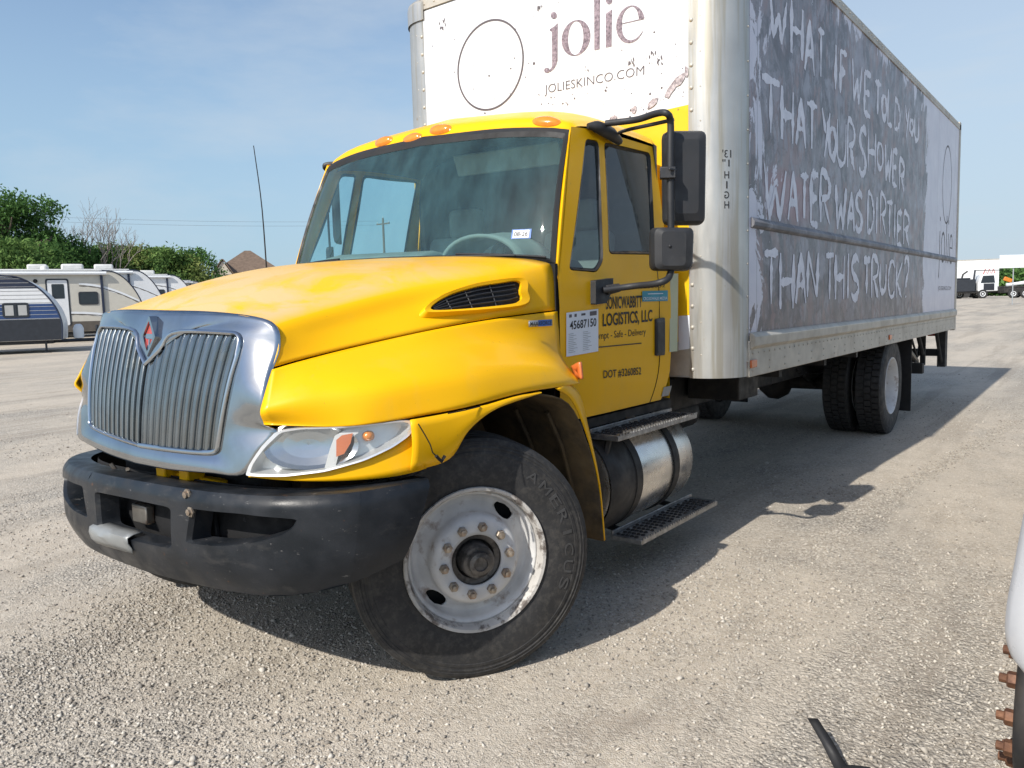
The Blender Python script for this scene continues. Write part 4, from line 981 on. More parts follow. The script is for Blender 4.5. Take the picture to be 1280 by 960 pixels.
# ---- chassis
m = MB()
for s in (1, -1): m.bb(s*.43-.04, s*.43+.04, -.60, 9.4, .72, .97)
for y in (2.6, 3.6, 4.6, 5.6, 7.6, 8.8): m.bb(-.4, .4, y-.05, y+.05, .78, .92)
m.build('chassis_frame', 'frame_black', truck, bevel=.006)
m = MB(); m.bb(-.36, .36, -.55, .65, .62, 1.45); m.bb(-.55, .55, -.68, -.60, .68, 1.48); m.build('engine', 'dark_void', truck, bevel=.03)
m = MB(); m.tube([(-.85, 0, .47), (-.6, 0, .42), (.6, 0, .42), (.85, 0, .47)], .06, 8, sm=12); m.build('front_axle', 'frame_black', truck)
for s in (1, -1):
    m = MB()
    for k in range(3): m.tube([(s*.47, -.62+.1*k, .64-.02*k), (s*.47, 0, .52-.025*k), (s*.47, .62-.1*k, .64-.02*k)], .02, 6, sm=12)
    m.build('front_spring', 'frame_black', truck)
    m = MB()
    for k in range(5): m.tube([(s*.47, YR-.72+.1*k, .80-.03*k), (s*.47, YR, .70-.035*k), (s*.47, YR+.72-.1*k, .80-.03*k)], .022, 6, sm=12)
    m.build('rear_spring', 'frame_black', truck)
m = MB(); m.tube([(-.95, YR, .6), (.95, YR, .6)], .075, 12); m.lathe([(.02, -.17), (.12, -.16), (.2, -.06), (.21, .04), (.15, .15), (.05, .2)], 24, (0, YR, .6), 'x', True); m.build('rear_axle', 'frame_black', truck)
m = MB(); m.tube([(0, .8, .72), (0, 3.6, .66), (0, YR, .62)], .055, 12); m.build('drive_shaft', 'frame_black', truck)
m = MB(); m.tube([(-.62, 1.5, .62), (-.62, 3.6, .62)], .12, 16); m.tube([(-.62, 3.6, .62), (-.7, 5.2, .6)], .05, 10); m.build('exhaust', 'steel_worn', truck)
m = MB(); m.tube([(.25, 3.0, .62), (.25, 3.75, .62)], .13, 18); m.build('air_tank', 'frame_black', truck, smooth=50)
m = MB(); m.bb(.50, .92, 3.25, 3.65, .80, 1.0); m.build('battery_box', 'frame_black', truck, bevel=.01)
for y in (3.2, 4.3, 5.3):
    m = MB(); m.bb(.47, 1.25, y-.03, y+.03, 1.0, 1.085); m.build('outrigger', 'frame_black', truck)
# left fuel tank
TX, TZ, TR_ = .80, .585, .305
m = MB(); pr = [(.005, 1.03), (TR_-.05, 1.03), (TR_-.012, 1.045), (TR_, 1.07), (TR_, 2.03), (TR_-.012, 2.055), (TR_-.05, 2.07), (.005, 2.07)]
m.lathe(pr, 64, (TX, 0, TZ), 'y'); tank = m.build('fuel_tank', 'tank_steel', truck, smooth=40)
m = MB(); m.lathe([(TR_+.002, 1.035), (TR_+.004, 1.04), (TR_+.004, 1.31), (TR_+.001, 1.315)], 64, (TX, 0, TZ), 'y'); m.build('tank_sleeve', 'frame_black', tank, smooth=40)
for y in (1.34, 1.80):
    m = MB(); m.lathe([(TR_+.001, y-.035), (TR_+.009, y-.033), (TR_+.009, y+.033), (TR_+.001, y+.035)], 64, (TX, 0, TZ), 'y'); m.build('tank_strap', 'frame_black', tank, smooth=40)
m = MB(); m.tube([(.92, 1.52, .86), (.96, 1.52, .90)], .05, 14); m.build('filler_cap', 'steel_worn', tank)
def grip(nm, x0, x1, y0, y1, z, tilt=0):
    m = MB(); m.bb(x0, x1, y0, y1, z-.03, z); m.bb(x0, x0+.012, y0, y1, z, z+.025)
    st = m.build(nm, 'step_alu', truck, bevel=.004)
    m = MB(); nx, ny = 5, int((y1-y0)/.055)
    for i in range(nx):
        for j in range(ny):
            x = x0+.03+(x1-x0-.05)*(i+.5*(j % 2)*.8)/nx; y = y0+.03+(y1-y0-.05)*j/ny
            m.lathe([(.013, z+.0005), (.011, z+.006), (.006, z+.0065)], 8, (x, y, 0), 'z')
    kind(m.build('grip_tread', 'frame_black', st, smooth=0), 'stuff')
    m = MB()
    for j in range(int((y1-y0)/.03)): m.box((x1+.001, y0+.015+.03*j, z+.002), (.008, .012, .012))
    kind(m.build('grip_teeth', 'step_alu', st, smooth=0), 'stuff'); return st
grip('step', .96, 1.14, 1.06, 2.02, .875); grip('step', .98, 1.17, 1.24, 2.26, .28)
for pth in ([(.98, 1.35, .28), (.80, 1.36, .30), (.6, 1.4, .55)], [(.98, 2.0, .28), (.8, 2.0, .30), (.6, 1.95, .55)], [(1.05, 1.12, .86), (1.03, 1.10, .74)]): m = MB(); m.tube(pth, .018, 6); m.build('step_hanger', 'frame_black', truck)
m = MB(); m.bb(.45, .95, .98, 2.05, .90, .95); m.build('cab_subframe', 'frame_black', truck)
# mud flaps, rear underride and lift gate
for s in (1, -1):
    m = MB(); m.box((s*.98, 7.62, .64), (.60, .012, .86)); m.build('mud_flap', 'rubber', truck)
def lg(nm, mt, mk, **k): m = MB(); mk(m); return m.build(nm, mt, truck, **k)
for s in (1, -1):
    lg('lift_arm', 'frame_black', lambda m: (m.prism([(9.0, .98), (9.35, 1.0), (9.75, .62), (9.72, .50), (9.55, .52)], s*.86-.04, s*.86+.04, 'x'), m.tube([(s*.80, 9.1, .98), (s*.80, 9.6, .60)], .05, 10)), bevel=.01)
    lg('gate_rail', 'frame_black', lambda m: (m.bb(s*1.22-.05, s*1.22+.05, 9.93, 10.10, .55, 1.09), m.tube([(s*1.20, 9.62, 1.08), (s*1.22, 9.95, .60)], .025, 8)))
lg('underride_bar', 'frame_black', lambda m: (m.bb(-1.1, 1.1, 9.30, 9.42, .50, .64), m.bb(.80, .92, 9.32, 9.42, .36, .52), m.bb(-.92, -.80, 9.32, 9.42, .36, .52)), bevel=.008)
lg('lift_platform', 'rail_alu', lambda m: (m.bb(-1.15, 1.15, 10.16, 10.22, 1.12, 1.9),), bevel=.008)
for s_ in (1, -1):
    lg('gate_strut', 'frame_black', lambda m: (m.bb(s_*1.05-.03, s_*1.05+.03, 9.55, 9.62, .60, 1.09), m.tube([(s_*1.05, 9.2, 1.05), (s_*1.05, 9.6, .72)], .03, 8)))
    lg('gate_cylinder', 'steel_worn', lambda m: (m.tube([(s_*.98, 8.7, .92), (s_*.98, 9.5, .66)], .04, 10), m.tube([(s_*.98, 9.5, .66), (s_*.98, 9.85, .56)], .022, 8)))
    lg('tail_lamp', 'red_lens', lambda m: m.bb(s_*1.12-.09, s_*1.12+.09, 9.99, 10.03, .98, 1.06), bevel=.01)
lg('gate_crossbar', 'frame_black', lambda m: m.bb(-1.2, 1.2, 9.94, 10.02, .70, .80), bevel=.006)
m = MB(); m.tube([(1.0, 9.0, 1.05), (1.02, 9.25, .80), (1.0, 9.5, .72), (.98, 9.7, .85)], .015, 6, sm=14); m.build('air_line', 'rubber', truck)

# ---- cargo box
YF, LB, W2, ZB0, HT, RCn = 2.06, 8.066, 1.35, 1.09, 3.888, .23; YB = YF+LB
def outline(o=0., n=10):
    L = []
    for s in (1, -1):
        pts = [(s*(W2+o-RCn-o+ (RCn+o)*math.sin(a)), YF+RCn-(RCn+o)*math.cos(a)) for a in np.linspace(0, math.pi/2, n)]
        L += pts[::-1] if s > 0 else pts
    return [(W2+o, YB)]+L+[(-W2-o, YB)]
m = MB(); m.prism(outline(), ZB0, HT-.01, 'z'); box = m.build('cargo_box', 'box_alu', truck, smooth=40)
m = MB(); ol = outline(.004); 
lo_, hi_ = outline(.003), outline(-.10)
m.ring([(*p, HT-.09) for p in outline(.012)], [(*p, HT-.02) for p in outline(.012)]); m.ring([(*p, HT-.02) for p in outline(.012)], [(*p, HT) for p in outline(-.02)]); m.ring([(*p, HT) for p in outline(-.02)], [(*p, HT+.012) for p in outline(-.3)])
m.ring([(*p, HT-.09) for p in outline(.012)], [(*p, HT-.09) for p in outline(0)])
m.add([(*p, HT+.012) for p in outline(-.3)], [tuple(range(len(outline(-.3))))]); m.build('top_rail', 'rail_alu', box, smooth=40)
for s in (1, -1):
    m = MB(); A_ = [(s*(W2-RCn+(RCn+.004)*math.sin(a)), YF+RCn-(RCn+.004)*math.cos(a)) for a in np.linspace(0, math.pi/2, 16)]
    A_ = [(s*(W2-RCn-.045), YF-.004)]+A_+[(s*(W2+.004), YF+RCn+.012)]
    m.grid([[(*p, z) for p in A_] for z in np.linspace(ZB0-.004, HT-.09, 3)]); m.build('corner_post', 'corner_alu', box, smooth=40)
for s in (1, -1):     # cast corner caps at the front top
    m = MB(); A_ = [(s*(W2-RCn+(RCn+.016)*math.sin(a)), YF+RCn-(RCn+.016)*math.cos(a)) for a in np.linspace(0, math.pi/2, 14)]; A_ = [(s*(W2-RCn-.06), YF-.016)]+A_+[(s*(W2+.016), YF+RCn+.05)]
    C_ = (s*(W2-RCn-.02), YF+RCn+.02); m.grid([[(C_[0]+(p[0]-C_[0])*k, C_[1]+(p[1]-C_[1])*k, z) for p in A_] for k, z in ((1, HT-.16), (1, HT-.04), (.97, HT-.01), (.85, HT+.015), (.5, HT+.03))]); m.build('corner_cap', 'corner_alu', box, smooth=50)
m = MB(); m.bb(-1.36, -1.30, YB-.10, YB+.01, ZB0-.03, HT+.015); m.bb(1.30, 1.362, YB-.10, YB+.01, ZB0-.03, HT+.015); m.bb(-1.3, 1.3, YB-.05, YB+.008, HT-.2, HT+.014); m.build('rear_frame', 'rail_alu', box, bevel=.008)
m = MB(); m.bb(-1.2, 1.2, YB-.02, YB+.004, ZB0+.02, HT-.2); m.build('rear_door', 'white_sheet', box)
# front panel printed sheet and its yellow lower part
def fq(px, py, d=.006): return PX(px, py, y=YF-d)
m = MB(); m.grid([[(x, YF-.003, z) for z in (2.69, 3.2, HT-.10)] for x in (-1.075, 0, 1.075)]); m.build('front_sheet', 'white_sheet', box)
m = MB(); top = [(-1.075, 2.66), (-.6, 2.655), (-.2, 2.66), (.15, 2.68), (.4, 2.705), (.7, 2.722), (1.075, 2.735)]
m.grid([[(x, YF-.0048, z), (x, YF-.0048, 1.31)] for x, z in top]); m.build('front_yellow_sheet', 'yellow_sheet', box)
m = MB(); m.grid([[(x, YF-.002, z) for z in (1.10, 1.31)] for x in (-1.075, 1.075)]); m.build('front_sill', 'rail_alu', box)
quad('front_notice', 'print_paper', [PX(*q, y=YF-.007) for q in ((848, 438), (862, 436), (862, 394), (848, 395))], box)
def fpoly(m, pts, d=.006): m.add([fq(650+x/5.565, y/5.565, d) for x, y in pts], [tuple(range(len(pts)))])
def fell(m, cx, cy, rx, ry, rot=0, d=.006, n=24): fpoly(m, [(cx+rx*math.cos(a)*math.cos(rot)-ry*math.sin(a)*math.sin(rot), cy+rx*math.cos(a)*math.sin(rot)+ry*math.sin(a)*math.cos(rot)) for a in np.linspace(0, 6.2832, n+1)[:-1]], d)
def fring(m, oc, orx, ory, ic, irx, iry, a0=0, a1=6.2832, n=40, d=.006, sk=-.18):
    A = []; B = []
    for a in np.linspace(a0, a1, n):
        x, y = orx*math.cos(a), ory*math.sin(a); A.append(fq(650+(oc[0]+x)/5.565, (oc[1]+y+sk*x)/5.565, d)); x, y = irx*math.cos(a), iry*math.sin(a); B.append(fq(650+(ic[0]+x)/5.565, (ic[1]+y+sk*x)/5.565, d))
    m.grid([A, B])
m = MB()
fpoly(m, [(205, 205), (240, 182), (262, 160), (260, 420), (252, 450), (235, 478), (212, 498), (198, 500), (205, 488), (222, 465), (223, 440), (221, 218), (208, 214)]); fell(m, 235, 107, 21, 24, d=.0062); fell(m, 187, 489, 19, 18, d=.0064)
fring(m, (389, 263), 100, 124, (387, 264), 54, 117)
fpoly(m, [(515, -75), (557, -85), (553, 341), (517, 349)])
fpoly(m, [(597, 96), (640, 64), (636, 322), (597, 330)]); fell(m, 619, 3, 22, 26)
A_, B_ = [], []
for k in range(60):
    a = -.20-(6.2832-.20-.42)*k/59; th = float(np.interp(k/59, [0, .08, .22, .5, .72, .9, 1], [40, 34, 8, 42, 30, 12, 1])); ca, sa = math.cos(a), math.sin(a)
    x, y = 99*ca, 130*sa; xi, yi = (99-th)*ca, (130-th*.85)*sa; A_.append(fq(650+(768+x)/5.565, (168+y-.18*x)/5.565)); B_.append(fq(650+(768+xi)/5.565, (168+yi-.18*xi)/5.565))
m.grid([A_, B_]); fpoly(m, [(714, 160), (862, 126), (862, 132), (712, 166)], .0064)
m.build('logo', 'logo_fill', box, smooth=0)
o_ = fq(680, 122); text('web_address', 'JOLIESKINCO.COM', fq(680.5, 120.5), fq(805, 97)-fq(680.5, 120.5), fq(680.5, 106.5)-fq(680.5, 120.5), 'print_grey', box, -.012)
m = MB(); cx_, cz_ = -.444, 3.27
A_ = [(cx_+.305*math.cos(a), YF-.006, cz_+.31*math.sin(a)) for a in np.linspace(0, 6.2832, 65)[:-1]]; B_ = [(cx_+.292*math.cos(a), YF-.006, cz_+.297*math.sin(a)) for a in np.linspace(0, 6.2832, 65)[:-1]]
m.ring(A_, B_); m.build('print_ring', 'print_grey', box, smooth=0)
m = MB(); r2 = random.Random(3)   # printed mud splatter and stones
def blob(cx, cz, rx, rz_, rot, d): m.add([(cx+rx*k*math.cos(a)*math.cos(rot)-rz_*k*math.sin(a)*math.sin(rot), YF-d, cz+rx*k*math.cos(a)*math.sin(rot)+rz_*k*math.sin(a)*math.cos(rot)) for a, k in [(t*6.2832/11, .7+.5*r2.random()) for t in range(11)]], [tuple(range(11))[::-1]])
dd = .0052
for k in range(150):
    u = r2.random(); x = -1.05+2.1*r2.random(); z = 2.70+abs(r2.gauss(0, .22)) if u < .75 else r2.uniform(2.75, 3.72); s = .0025+.006*r2.random()**2; dd += .000012; blob(x, z, s, s*(.6+.8*r2.random()), r2.random()*3, dd)
for (x, y, n, sp) in ((815, 75, 16, 18), (790, 78, 9, 8), (553, 30, 16, 9), (675, 10, 9, 8), (735, 87, 5, 6), (708, 128, 3, 3)):
    for k in range(n):
        p = fq(x+r2.gauss(0, sp*.4), y+r2.gauss(0, sp*.4)); s = .003+.007*r2.random()**2; dd += .000012; blob(p[0], p[2], s*.6, s*1.5, r2.uniform(-.5, .5), dd)
kind(m.build('mud_print', 'print_grey', box, smooth=0), 'stuff')
m = MB()
for x, z, rx, rz_, rot in ((.00, 2.725, .045, .028, .6), (.035, 2.765, .022, .03, .1), (.30, 2.70, .035, .022, .15), (.40, 2.715, .06, .020, .1), (.56, 2.74, .035, .014, .25), (.71, 2.765, .026, .02, .9), (.84, 2.785, .045, .018, .6), (.96, 2.84, .055, .026, .8), (1.02, 2.885, .05, .026, .6), (1.065, 2.93, .012, .035, 0)): dd += .00002; blob(x, z, rx, rz_, rot, dd+.002)
kind(m.build('stone_print', 'stone_fill', box, smooth=0), 'stuff')
# side wrap, rails, rivets
XS = W2+.003
m = MB(); m.grid([[(XS, y, z) for z in (1.335, 2.0, HT-.085)] for y in np.linspace(YF+RCn+.02, YB-.10, 9)]); m.build('side_wrap', 'side_wrap', box)
m = MB(); m.grid([[(-XS, y, z) for z in (1.335, 2.0, HT-.085)] for y in np.linspace(YF+RCn+.02, YB-.10, 9)]); m.build('side_wrap', 'side_wrap', box)
def rail(nm, prof, y0, y1, mt='rail_alu'):
    for s in (1, -1):
        m = MB(); m.prism([(s*p[0], p[1]) for p in prof], y0, y1, 'y'); m.build(nm, mt, box, bevel=.004)
rail('bottom_rail', [(W2-.01, ZB0-.012), (W2+.010, ZB0-.012), (W2+.010, 1.305), (W2-.01, 1.305)], YF+RCn+.014, YB-.101)
rail('rub_rail', [(W2+.0, 1.25), (W2+.012, 1.25), (W2+.040, 1.272), (W2+.042, 1.33), (W2+.026, 1.35), (W2+.004, 1.358)], YF+RCn+.03, YB-.102)
rail('scuff_rail', [(W2+.0, 2.000), (W2+.012, 2.002), (W2+.026, 2.015), (W2+.028, 2.04), (W2+.012, 2.062), (W2+.0, 2.07)], YF+RCn+.05, YB-.12, 'rail_scuff')
m = MB(); rv = random.Random(5)
def riv(p, ax, r=.011, h=.006): m.lathe([(r, 0), (r*.8, h*.6), (r*.3, h), (.0003, h)], 7, p, 'x') if ax == 'x' else m.lathe([(r, 0), (r*.8, -h*.6), (r*.3, -h), (.0003, -h)], 7, p, 'y')
for y in np.arange(YF+.3, YB-.12, .10):
    riv((W2+.010, y, 1.225), 'x', .008)
for y in np.arange(YF+.3, YB-.12, .30):
    for d in (0, .05): riv((W2+.010, y+.02*d, 1.165-d), 'x', .007)
for y in np.arange(YF+.3, YB-.12, .10): riv((W2+.013, y, HT-.05), 'x', .006)
for z in np.arange(1.14, HT-.1, .13):
    for s in (1, -1): riv((s*(W2-RCn-.025), YF-.004, z), 'y', .014, .008)
for z in np.arange(1.18, HT-.1, .20):
    for s in (1, -1): riv((s*(W2-RCn+.03), YF+.002, z+.05), 'y', .007, .006)
    riv((W2+.004, YF+RCn-.005, z), 'x', .007, .005)
for x in np.arange(-1.05, 1.06, .10): riv((x, YF-.012, HT-.055), 'y', .009)
kind(m.build('rivets', 'rail_alu', box, smooth=60), 'stuff')
for y, z in ((2.36, 1.16), (6.1, 1.15)):
    for s in (1, -1): m = MB(); m.box((s*(W2+.016), y, z), (.014, .10, .05)); m.build('side_reflector', 'orange_lens', box, bevel=.006)
for s in (1, -1):
    m = MB(); m.box((s*(W2+.018), YF+.20, HT-.11), (.02, .07, .05)); m.build('clearance_lamp', 'red_lens', box, bevel=.008)
# HIGH marking, mirror-written on the front corner post
HC_ = lambda px, py: onsurf(px, py, lambda P: math.hypot(P[0]-(W2-RCn), P[1]-(YF+RCn))-(RCn+.006), 3, 8)
def htext(s, x0, x1, y0, y1): A, B, D = HC_(x1, y1), HC_(x0, y1), HC_(x1, y0); text('height_marking', s, A, B-A, D-A, 'print_black', box, .005)
htext("13'", 903, 914, 187, 197)
htext('1"', 903, 912, 199, 208)
for k, ch in enumerate('HIGH'): htext(ch, *((907.8, 909.4) if ch == 'I' else (905.5, 911.5)), 214+12.5*k, 223+12.5*k)
# hand-painted slogan on the side
GL = {'W': [[(0, 1), (.22, 0), (.5, .62), (.72, 0), (1, 1)]], 'H': [[(0, 1), (.02, 0)], [(1, 1), (.97, 0)], [(0, .47), (1, .53)]], 'A': [[(0, 0), (.5, 1), (1, 0)], [(.2, .36), (.82, .38)]],
      'T': [[(0, .96), (1, 1)], [(.5, .98), (.5, 0)]], 'I': [[(.5, 1), (.5, 0)]], 'F': [[(.05, 0), (.05, 1)], [(.05, .98), (1, 1)], [(.05, .52), (.8, .56)]], 'E': [[(1, 1), (.05, .97), (.05, .02), (1, 0)], [(.05, .5), (.85, .54)]],
      'O': [[(.5+.48*math.cos(a), .5+.5*math.sin(a)) for a in np.linspace(1.6, 7.9, 15)]], 'L': [[(.05, 1), (.05, .02), (1, .05)]], 'D': [[(.05, 0), (.05, 1), (.55, .93), (.95, .65), (.98, .35), (.6, .08), (.05, 0)]],
      'Y': [[(0, 1), (.48, .52)], [(1, 1), (.35, 0)]], 'U': [[(0, 1), (.03, .25), (.3, 0), (.7, 0), (.97, .25), (1, 1)]], 'R': [[(.05, 0), (.05, .98), (.6, 1), (.95, .82), (.8, .58), (.1, .48)], [(.35, .5), (1, 0)]],
      'S': [[(1, .88), (.65, 1), (.2, .92), (.05, .72), (.35, .54), (.8, .42), (1, .22), (.7, .02), (.3, 0), (0, .12)]], 'N': [[(0, 0), (.05, 1), (.92, 0), (1, 1)]], 'C': [[(1, .82), (.7, 1), (.3, .95), (.02, .6), (.05, .3), (.35, .02), (.75, .02), (1, .16)]],
      'K': [[(.03, 1), (.03, 0)], [(1, 1), (.1, .46), (1, 0)]], '?': [[(0, .82), (.3, 1), (.8, .97), (1, .76), (.75, .52), (.45, .42), (.45, .25)], [(.45, .06), (.47, 0)]]}
LINES = [('slogan_line', [('W', 962, 983, -6, 52), ('H', 989, 1003, 6, 71), ('A', 1006, 1018, 25, 91), ('T', 1022, 1030, 38, 96), ('I', 1043, 1046, 56, 112), ('F', 1050, 1058, 65, 119), ('W', 1065, 1077, 78, 129), ('E', 1080, 1088, 91, 144), ('T', 1093, 1101, 103, 143), ('O', 1102, 1108, 120, 148), ('L', 1109.5, 1115, 113, 158), ('D', 1118, 1125, 125, 164), ('Y', 1131, 1136, 133, 173), ('O', 1137, 1141.5, 150, 167), ('U', 1143, 1148, 145, 175)]),
    ('slogan_line', [('T', 952, 974, 99, 166), ('H', 977, 991, 111, 177), ('A', 995, 1007, 123, 183), ('T', 1008, 1021, 130, 186), ('Y', 1027, 1037, 138, 197), ('O', 1036, 1044.5, 160, 197), ('U', 1046, 1057, 152, 204), ('R', 1059, 1068, 154, 211), ('S', 1074, 1082, 160, 218), ('H', 1085, 1094, 164, 216), ('O', 1096, 1103.5, 179, 211), ('W', 1106, 1114, 183, 227), ('E', 1115.5, 1121, 188, 232), ('R', 1124, 1130, 202, 238)]),
    ('slogan_line', [('W', 955, 982, 209, 275), ('A', 985, 997, 214, 276), ('T', 1000, 1010, 219, 273), ('E', 1013, 1022, 217, 281), ('R', 1025, 1037, 219, 279), ('W', 1044, 1057, 233, 287), ('A', 1059, 1068, 240, 288), ('S', 1069.5, 1077, 241, 288), ('D', 1084, 1092, 240, 292), ('I', 1094, 1097, 246, 292), ('R', 1100, 1107, 245, 292), ('T', 1108, 1115, 252, 296), ('I', 1117, 1119, 255, 298), ('E', 1121, 1127, 265, 307), ('R', 1129, 1136, 268, 306)]),
    ('slogan_line', [('T', 955, 972, 315, 380), ('H', 975, 991.5, 317, 386), ('A', 994.5, 1007, 316, 379), ('N', 1009, 1022, 315, 371), ('T', 1032, 1041.5, 318, 374), ('H', 1044, 1054.6, 319, 374), ('I', 1058, 1061.5, 317, 373), ('S', 1064, 1073, 321.5, 372), ('T', 1079, 1087, 324, 367), ('R', 1089, 1097.5, 323, 372), ('U', 1099.6, 1107, 330, 364), ('C', 1110, 1118, 327, 371), ('K', 1120, 1127, 328, 372), ('?', 1130, 1135, 322, 372)])]
r3 = random.Random(11); off = .0012
for nm, Ls in LINES:
    for ch, x0, x1, y0, y1 in Ls:
        m = MB(); xc = (x0+x1)/2; a, b, t_, bo = PX(x0, (y0+y1)/2, x=XS), PX(x1, (y0+y1)/2, x=XS), PX(xc, y0, x=XS), PX(xc, y1, x=XS)
        ya, yb_, zt, zb = a[1], b[1], t_[2], bo[2]
        strokes = []
        for sk in GL[ch]: strokes += [sk] if (len(sk) > 4 and ch not in 'WD') or ch in 'U' else [[p, q] for p, q in zip(sk, sk[1:])]
        for stroke in strokes:
            pts = [np.array([ya+(yb_-ya)*u, zb+(zt-zb)*v]) for u, v in stroke]; n = 30 if len(pts) > 2 else 12
            if len(pts) > 4 and ch not in 'WD': P_ = [np.array(q) for q in crom([(*p, 0) for p in pts], n)]; P_ = [q[:2] for q in P_]
            else:
                P_ = []
                for p, q in zip(pts, pts[1:]): P_ += [p+(q-p)*k/10 for k in range(10)]
                P_.append(pts[-1])
            off += .00001; Lf, Rt = [], []; w0 = .027*(.75+.6*r3.random())
            for k, p in enumerate(P_):
                d = P_[min(k+1, len(P_)-1)]-P_[max(k-1, 0)]; d = d/(np.linalg.norm(d)+1e-9); nn = np.array([-d[1], d[0]]); e = min(k, len(P_)-1-k)/3
                w = w0*(.5+.5*min(1, e))*(1+.55*(r3.random()-.5))*(1+.25*math.sin(k*.7+off*9e5)); Lf.append((XS+off, *(p+nn*w))); Rt.append((XS+off, *(p-nn*w*(1+.2*(r3.random()-.5)))))
            m.grid([Lf, Rt])
        m.build('slogan_letter', 'side_letter', box, smooth=0)
m = MB(); A_ = [(XS+.001, 9.20+.33*math.cos(a), 2.97+.50*math.sin(a)) for a in np.linspace(0, 6.2832, 49)[:-1]]; B_ = [(XS+.001, 9.20+.31*math.cos(a), 2.97+.475*math.sin(a)) for a in np.linspace(0, 6.2832, 49)[:-1]]; m.ring(A_, B_); m.build('print_ring', 'print_grey', box, smooth=0)
text('side_logo', 'jolie', (XS+.001, 8.72, 1.76), (0, 1.0, 0), (0, 0, .82), 'print_grey', box, -.02)
text('side_web_address', 'JOLIESKINCO.COM', (XS+.001, 8.75, 1.60), (0, .95, 0), (0, 0, .07), 'print_grey', box, -.01)

# ================================================================== things around the truck
def gpt(px, d):
    p = PX(px, 400, d=d); return (p[0], p[1], gz(p[0], p[1]))
simple('rv_white', (.74, .75, .76), .4, var=.04, dirt=((.45, .42, .37), 1.5, .55, .75, .4))
simple('rv_cream', (.56, .53, .46), .4, var=.05, dirt=((.34, .31, .26), 1.5, .55, .75, .4))
simple('rv_grey', (.42, .42, .41), .4, var=.05); simple('rv_blue', (.025, .06, .17), .4, var=.1); simple('rv_navy', (.02, .028, .055), .4, var=.1)
simple('rv_skirt', (.022, .026, .034), .5, var=.2); simple('rv_roof', (.62, .62, .60), .6, var=.08); simple('rv_brown', (.10, .085, .07), .5); simple('far_white', (.74, .76, .78), .5, var=.03)
simple('roof_shingle', (.15, .105, .075), .9, var=.25, vs=3, bmp=.4, bs=8); simple('stucco', (.52, .46, .38), .85, var=.06); simple('orange_paint', (.6, .2, .02), .5); simple('brown_steel', (.13, .07, .05), .7, var=.3); simple('galv', (.42, .44, .45), .5, .5)
simple('wire', (.12, .13, .14), .6); simple('wood_pole', (.16, .12, .09), .9, var=.3)
simple('neighbour_white', (.52, .53, .55), .3, coat=.4, var=.03, dirt=((.35, .31, .26), 4, .55, .75, .35))

